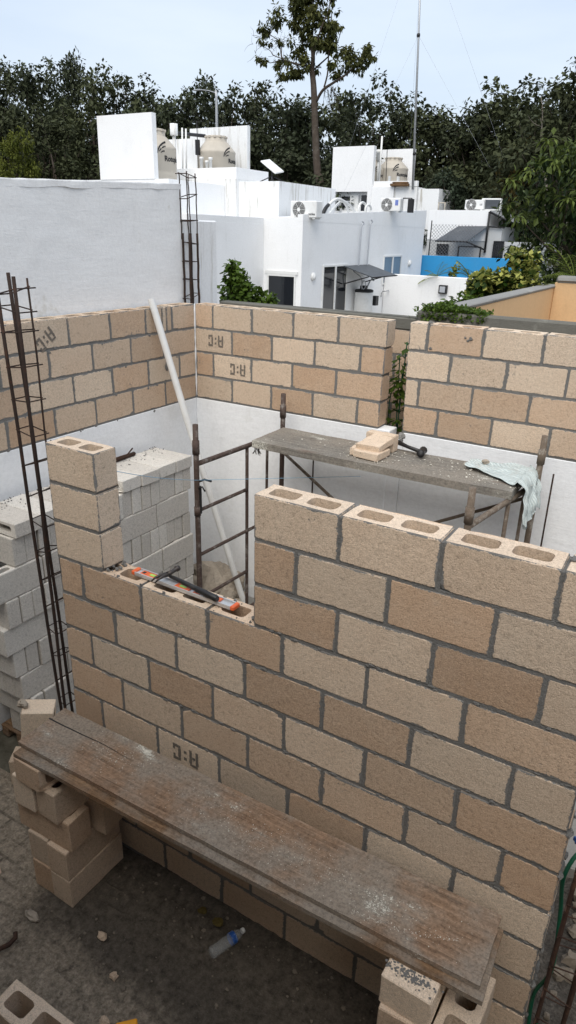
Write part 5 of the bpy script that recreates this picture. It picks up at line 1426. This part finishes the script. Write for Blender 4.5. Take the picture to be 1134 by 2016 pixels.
for x0, y0, pts, lab in ((-4.7, 26.2, [(0, 0, 3.5), (-.1, 0, 5.2), (-.5, 0, 6.4), (-.65, .1, 7.6), (-.8, .1, 8.2)], 'bare pale stem leaning left in front of the right hand trees'), (-3.9, 26.2, [(0, 0, 3.5), (.05, 0, 6.), (-.15, 0, 7.4), (-.3, 0, 8.3)], 'bare pale stem rising at right in front of the right hand trees')):
    t = thing('bare_stem', lab, 'bare tree', (x0, y0, 0)); m = MB(); P = catmull([(0, 0, 0)] + pts); m.tube(P, [.05 * (1 - i / len(P)) + .012 for i in range(len(P))], 6)
    for k in range(7):
        q = P[int(len(P) * (.45 + .07 * k))] if int(len(P) * (.45 + .07 * k)) < len(P) else P[-1]; limb(m, q, q + Vector((rg.uniform(-.6, .6), rg.uniform(-.2, .2), rg.uniform(.2, .7))), .014, .004, rg, .15, 4, 4)
    m.build('stem', M['twig'], t)

# tall single tree
tt = thing('tall_tree', 'tall slender tree with bare dark trunk and open crown rising above the wood', 'tree', (-16.4, 30, 0))
def tp(cx, cy, dy=0.):
    px, py = cx / 3.78 + 470, cy / 3.78
    x = -17.05 + (px - 612) * .0270 + (150 - py) * -.0012; z = 10.27 + (150 - py) * (.0200 if py < 150 else .0215)
    return Vector((x + 16.4, dy, z))
tk = MB(); rg = random.Random(21)
sp = catmull([(0.05, 0, 0), tp(605, 1490), tp(580, 1250), tp(568, 1000), tp(562, 760), tp(556, 620), tp(545, 530)], 5)
tk.tube(sp, [.22 - .10 * i / (len(sp) - 1) for i in range(len(sp))], 9)
def br(pts, r0, r1): 
    P = catmull(pts, 5); tk.tube(P, [r0 + (r1 - r0) * i / (len(P) - 1) for i in range(len(P))], 6)
J = tp(545, 530)
br([tp(575, 750), tp(640, 680, -.2), tp(720, 640, -.3), tp(800, 590, -.2), tp(880, 500), tp(930, 440)], .075, .02)
br([tp(650, 660, -.2), tp(668, 560, -.1), tp(668, 430), tp(680, 330), tp(690, 180), tp(695, 30)], .04, .015)
br([J, tp(555, 420), tp(545, 300), tp(560, 150), tp(550, 0), tp(540, -120)], .11, .02)
br([J, tp(500, 440, .2), tp(460, 330, .3), tp(430, 200, .3), tp(400, 60, .2)], .07, .015)
br([J, tp(590, 400, -.3), tp(640, 260, -.4), tp(690, 120, -.3), tp(700, -60)], .06, .015)
br([tp(520, 490), tp(440, 470, -.3), tp(360, 430, -.4), tp(340, 360, -.3), tp(315, 290), tp(260, 240), tp(180, 180)], .05, .012)
br([tp(360, 430, -.4), tp(280, 390, -.3), tp(230, 340), tp(180, 305), tp(130, 290)], .025, .007)
br([tp(330, 440, -.4), tp(240, 440, -.2), tp(190, 400), tp(130, 380)], .022, .006)
br([J, tp(570, 470, .4), tp(640, 400, .5), tp(700, 330, .4), tp(740, 230, .3)], .045, .01)
for k in range(60):
    a = tp(rg.uniform(100, 420), rg.uniform(200, 460), rg.uniform(-.4, .4)); limb(tk, a, a + rnd_dir(rg) * rg.uniform(.25, .6), .010, .003, rg, .15, 4, 3)
for k in range(26):
    a = tp(rg.uniform(630, 700), rg.uniform(640, 680), 0); limb(tk, a, a + Vector((rg.uniform(-.1, .6), rg.uniform(-.3, .3), rg.uniform(-1.2, -.3))), .010, .003, rg, .1, 4, 3)
tk.build('trunk', M['bark'], tt)
cl = [(430,40,80),(540,30,70),(330,80,60),(250,120,46),(160,150,36),(220,180,36),(200,262,28),(310,285,24),(110,375,28),(205,420,20),(290,430,38),(450,120,80),(560,110,80),(620,160,70),(680,180,55),(730,215,36),(520,220,85),(600,260,85),(690,300,62),(450,300,48),(420,200,56),(460,370,46),(500,440,46),(520,485,46),(400,470,56),(340,540,42),(430,530,36),(370,500,52),(700,380,40),(700,20,26),(690,100,26),(780,390,34),(820,420,44),(900,400,42),(955,420,34),(830,490,60),(760,500,50),(880,520,52),(740,585,24),(920,470,46),(715,520,34),(965,470,22),(290,460,28),(575,300,60),(640,330,46),(480,-40,90),(600,-60,80),(540,-120,80),(650,-120,60),(420,-110,60)]
cr_ = MB()
for k, (cx, cy, r) in enumerate(cl):
    rm = r / 3.78 * .0245
    for q in range(3):
        o = rnd_dir(rg) * rm * .6
        clump(cr_, tp(cx, cy, rg.uniform(-.5, .5)) + o, rm * .72, int(46 * (rm / .4) ** 1.6) + 6, .22, rg, .75, (1, 1, .85), .34, .5)
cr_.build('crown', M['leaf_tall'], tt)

# drooping-leaved tree at right
mg = thing('broadleaf_tree', 'broadleaf tree with drooping yellow green leaf tufts at the right edge', 'tree', (-1.0, 12.4, 0))
tk, cr_ = MB(), MB(); rg = random.Random(8)
limb(tk, (0, 0, 0), (.1, 0, 3.0), .12, .08, rg, .04, 6, 7)
def rosette(m, c, n, ln, rg, col):
    for k in range(n):
        a = 2 * pi * k / n + rg.uniform(-.3, .3); el = rg.uniform(-.9, .35)
        d = Vector((cos(a) * cos(el), sin(a) * cos(el), sin(el)))
        l = ln * rg.uniform(.7, 1.2); mid = Vector(c) + d * l * .5; d2 = (d + Vector((0, 0, -.9))).normalized()
        u = Vector((0, 0, 1)); cc = (max(0, min(1, col + rg.uniform(-.15, .15))), 1, .5)
        m.leaf(Vector(c), d, u, l * .62, l * .22, cc); m.leaf(mid, d2, (u + d * .5).normalized(), l * .55, l * .2, cc)
for k in range(170):
    a = rg.uniform(0, 2 * pi); t = rg.random() ** .6; z = rg.uniform(2.3, 5.3)
    w = 1.95 * (1 - ((z - 3.4) / 2.4) ** 2 * .55) 
    c = Vector((.25 + w * t * cos(a), w * t * sin(a), z)); up_ = (z - 2.3) / 3.
    if k < 55: limb(tk, (.1, 0, min(3., z * .8)), c, .03, .006, rg, .1, 5, 4)
    rosette(cr_, c, 13, .26, rg, .04 + (.62 if t > .78 and rg.random() < .6 else .18) * (.4 + .6 * up_) + (.2 if rg.random() < .15 else 0))
    clump(cr_, c * .95 + Vector((0, .1, .1)), .34, 34, .15, rg, .6, (1, 1, .8), .02 + .16 * up_ * t, .5)
tk.build('trunk', M['bark'], mg); cr_.build('crown', M['leaf_mango'], mg)

def bush(name, label, loc, blobs, ln, mat, wd=.6, droop=.35, dens=1., seed=1, cat='bush', var=0.):
    t = thing(name, label, cat, loc); rg = random.Random(seed); c, s = MB(), MB()
    for bx, by, bz, r in blobs:
        limb(s, (0, 0, 0), (bx, by, bz), .018, .008, rg, .06, 5, 5)
        clump(c, (bx, by, bz), r, int(dens * 60 * (r / ln) ** 1.6), ln, rg, droop, (1, 1, .9), .38, wd, var)
    s.build('stems', M['bark'], t); c.build('foliage', M[mat], t); return t
bush('leafy_bush', 'round leaved glossy green bush behind the boundary wall beside the white wall stub', (-2.60, 3.80, 0), [(-.18, 0, 2.95, .16), (-.05, .02, 2.90, .16), (.08, .05, 2.86, .14), (.18, .05, 2.82, .10), (-.20, .0, 3.10, .11), (-.22, 0, 3.20, .06), (-.10, .0, 3.05, .09), (.0, 0, 2.7, .22), (.2, .1, 2.9, .05)], .058, 'leaf_near', .85, .2, 1.1, 4)
rg = random.Random(31)
bl = [(max(-.34, min(.4, rg.gauss(0, .22))), rg.gauss(0, .2), 2.4 + rg.random() * .62, .15) for _ in range(24)] + [(-.22, 0, 2.9, .13), (.0, 0, 3.05, .15), (.22, 0, 3.16, .16), (.10, 0, 3.30, .12), (.3, 0, 3.26, .12), (-.36, 0, 2.78, .16), (-.44, 0, 2.6, .14), (-.30, 0, 3.0, .14)]
bush('variegated_bush', 'variegated yellow and green bush in front of the blue wall', (-1.06, 7.7, 0), bl, .085, 'leaf_var', .8, .2, 1.25, 9, var=.5)
bush('leafy_bush', 'small dark green bush hugging the low end of the ochre wall', (-1.35, 6.6, 0), [(-.1, 0, 2.66, .15), (.05, 0, 2.78, .14), (.2, 0, 2.74, .14), (-.2, 0, 2.58, .13), (.3, 0, 2.7, .12)], .09, 'leaf_near', .7, .3, .7, 12)
bush('broad_leaf_plant', 'small broad leaved plant standing on the low white wall before the blue wall', (-5.95, 20.2, 2.0), [(0, 0, .5, .14), (.05, 0, .65, .10), (-.05, 0, .4, .12)], .14, 'leaf_var', .6, .1, .6, 14, 'plant')
def frond(m, base, d, L, rg, w=.09, col=.4, n=14, droop=.9):
    base = Vector(base); d = Vector(d).normalized(); p = base; pts = [p]
    for i in range(n):
        d = (d + Vector((0, 0, -droop / n))).normalized(); p = p + d * L / n; pts.append(p)
    for i in range(2, n + 1):
        dd = (pts[i] - pts[i - 1]).normalized(); sd_ = dd.cross(Vector((0, 0, 1)))
        if sd_.length < .01: sd_ = Vector((1, 0, 0))
        sd_.normalize(); l = L * .30 * sin(pi * (i / (n + 1)) ** .8) + .02
        for s in (-1, 1): m.leaf(pts[i], (sd_ * s + dd * .7 + Vector((0, 0, -.25))).normalized(), Vector((0, 0, 1)), l, w * .22, (max(0, min(1, col + rg.uniform(-.2, .2))), 1, .5))
    m.tube(pts, .006, 4)
def palm(label, loc, n, L, z, seed, el0=.2, col=.4):
    t = thing('palm', label, 'palm', loc); rg = random.Random(seed); m, s = MB(), MB()
    s.tube([(0, 0, 0), (.02, 0, z)], [.06, .04], 8)
    for k in range(n):
        a = 2 * pi * k / n + rg.uniform(-.25, .25); e = rg.uniform(el0, 1.2)
        frond(m, (.02, 0, z), (cos(a) * cos(e), sin(a) * cos(e), sin(e)), L * rg.uniform(.8, 1.1), rg, L * .14, col)
    s.build('trunk', M['bark'], t); m.build('fronds', M['palm'], t); return t
palm('small feathery palm behind the ochre wall at the right edge', (-.42, 9.0, 0), 14, .72, 2.95, 3)
palm('small palm seedling hanging over the low white wall before the blue wall', (-6.45, 20.0, 2.0), 9, .62, .32, 6, -.1, .7)
palm('thin spiky palm top above the variegated bush before the blue wall', (-2.45, 10.5, 0), 9, .42, 2.85, 9, .5, .1)
m = MB(); rg = random.Random(17)
for k in range(1900):
    x = rg.uniform(-.58, -.05) if k % 3 else rg.gauss(-.42, .1); h = .05 * max(0, 1 - abs(x + .42) / .42) + .012
    y = 3.30 + rg.random() * .2; z = 2.965 + rg.random() * h
    if rg.random() < .12: y = 3.29; z = 2.965 - rg.random() * .06
    m.leaf(Vector((x, y, z)), (rnd_dir(rg) + Vector((0, -.3, -.1))).normalized(), (Vector((0, 0, 1)) + rnd_dir(rg) * .6).normalized(), rg.uniform(.018, .034), .02, (rg.uniform(.2, .9), 1, .5))
tag(m.build('creeper', M['leaf_near']), 'bright green creeper growing along the boundary wall cap below the ochre wall', 'creeper', kind='stuff')
sp_ = thing('climbing_plant', 'green leafy shoots growing up in the slot between the back block walls', 'plant', (-.62, 3.05, 0))
c, s = MB(), MB(); rg = random.Random(23)
for k in range(5):
    x = rg.uniform(-.09, .10); P = catmull([(x, 0, 0), (x + rg.uniform(-.04, .04), .02, 1.4), (x + rg.uniform(-.05, .05), 0, 2.2), (x * .7 + rg.uniform(-.03, .03), -.03, 2.35 + .10 * k)], 8); s.tube(P, .005, 5)
    for p in P[10:]:
        for q in range(3):
            a = rg.uniform(0, 2 * pi); d = Vector((cos(a), sin(a), rg.uniform(-.6, .1))).normalized()
            l = rg.uniform(.06, .10); c.leaf(p + d * .02, d, Vector((0, 0, 1)), l, l * .45, (rg.uniform(.15, .75), 1, .5))
s.build('stems', M['hose'], sp_); c.build('foliage', M['leaf_near'], sp_)

# ------------------------------------------------------------------ unseen houses added to shade the yard and front wall
ph = thing('house', 'unseen rendered house with a deep eave, added under the camera to shade the yard', 'house', (1.5, -5, 0))
m = MB(); m.box(-4.4, 2.6, -9, -2.5, 0, 2.28); bld(m, 'wall', M['ochre_dim'], ph)
m = MB(); m.box(-4.5, 2.7, -9.1, -2.30, 2.281, 2.42); bld(m, 'floor_slab', M['cap_grey'], ph)
m = MB(); m.box(-4.4, 2.6, -9, -3.4, 2.421, 4.2); bld(m, 'upper_wall', M['ochre_dim'], ph)
m = MB(); m.box(-4.6, 2.8, -9.2, -2.25, 4.201, 4.4); bld(m, 'shading_eave', M['cap_grey'], ph)  # upper wall and eave added to hold sky light off the yard
shade_house = thing('house', 'unseen rendered house added right of the yard to darken wall and ground', 'house', (5, -1, 0))
m = MB(); m.box(3.6, 8, -9, 1.2, 0, 3.0); bld(m, 'wall', M['ochre_dim'], shade_house)  # unseen mass added on the right to darken the lower wall
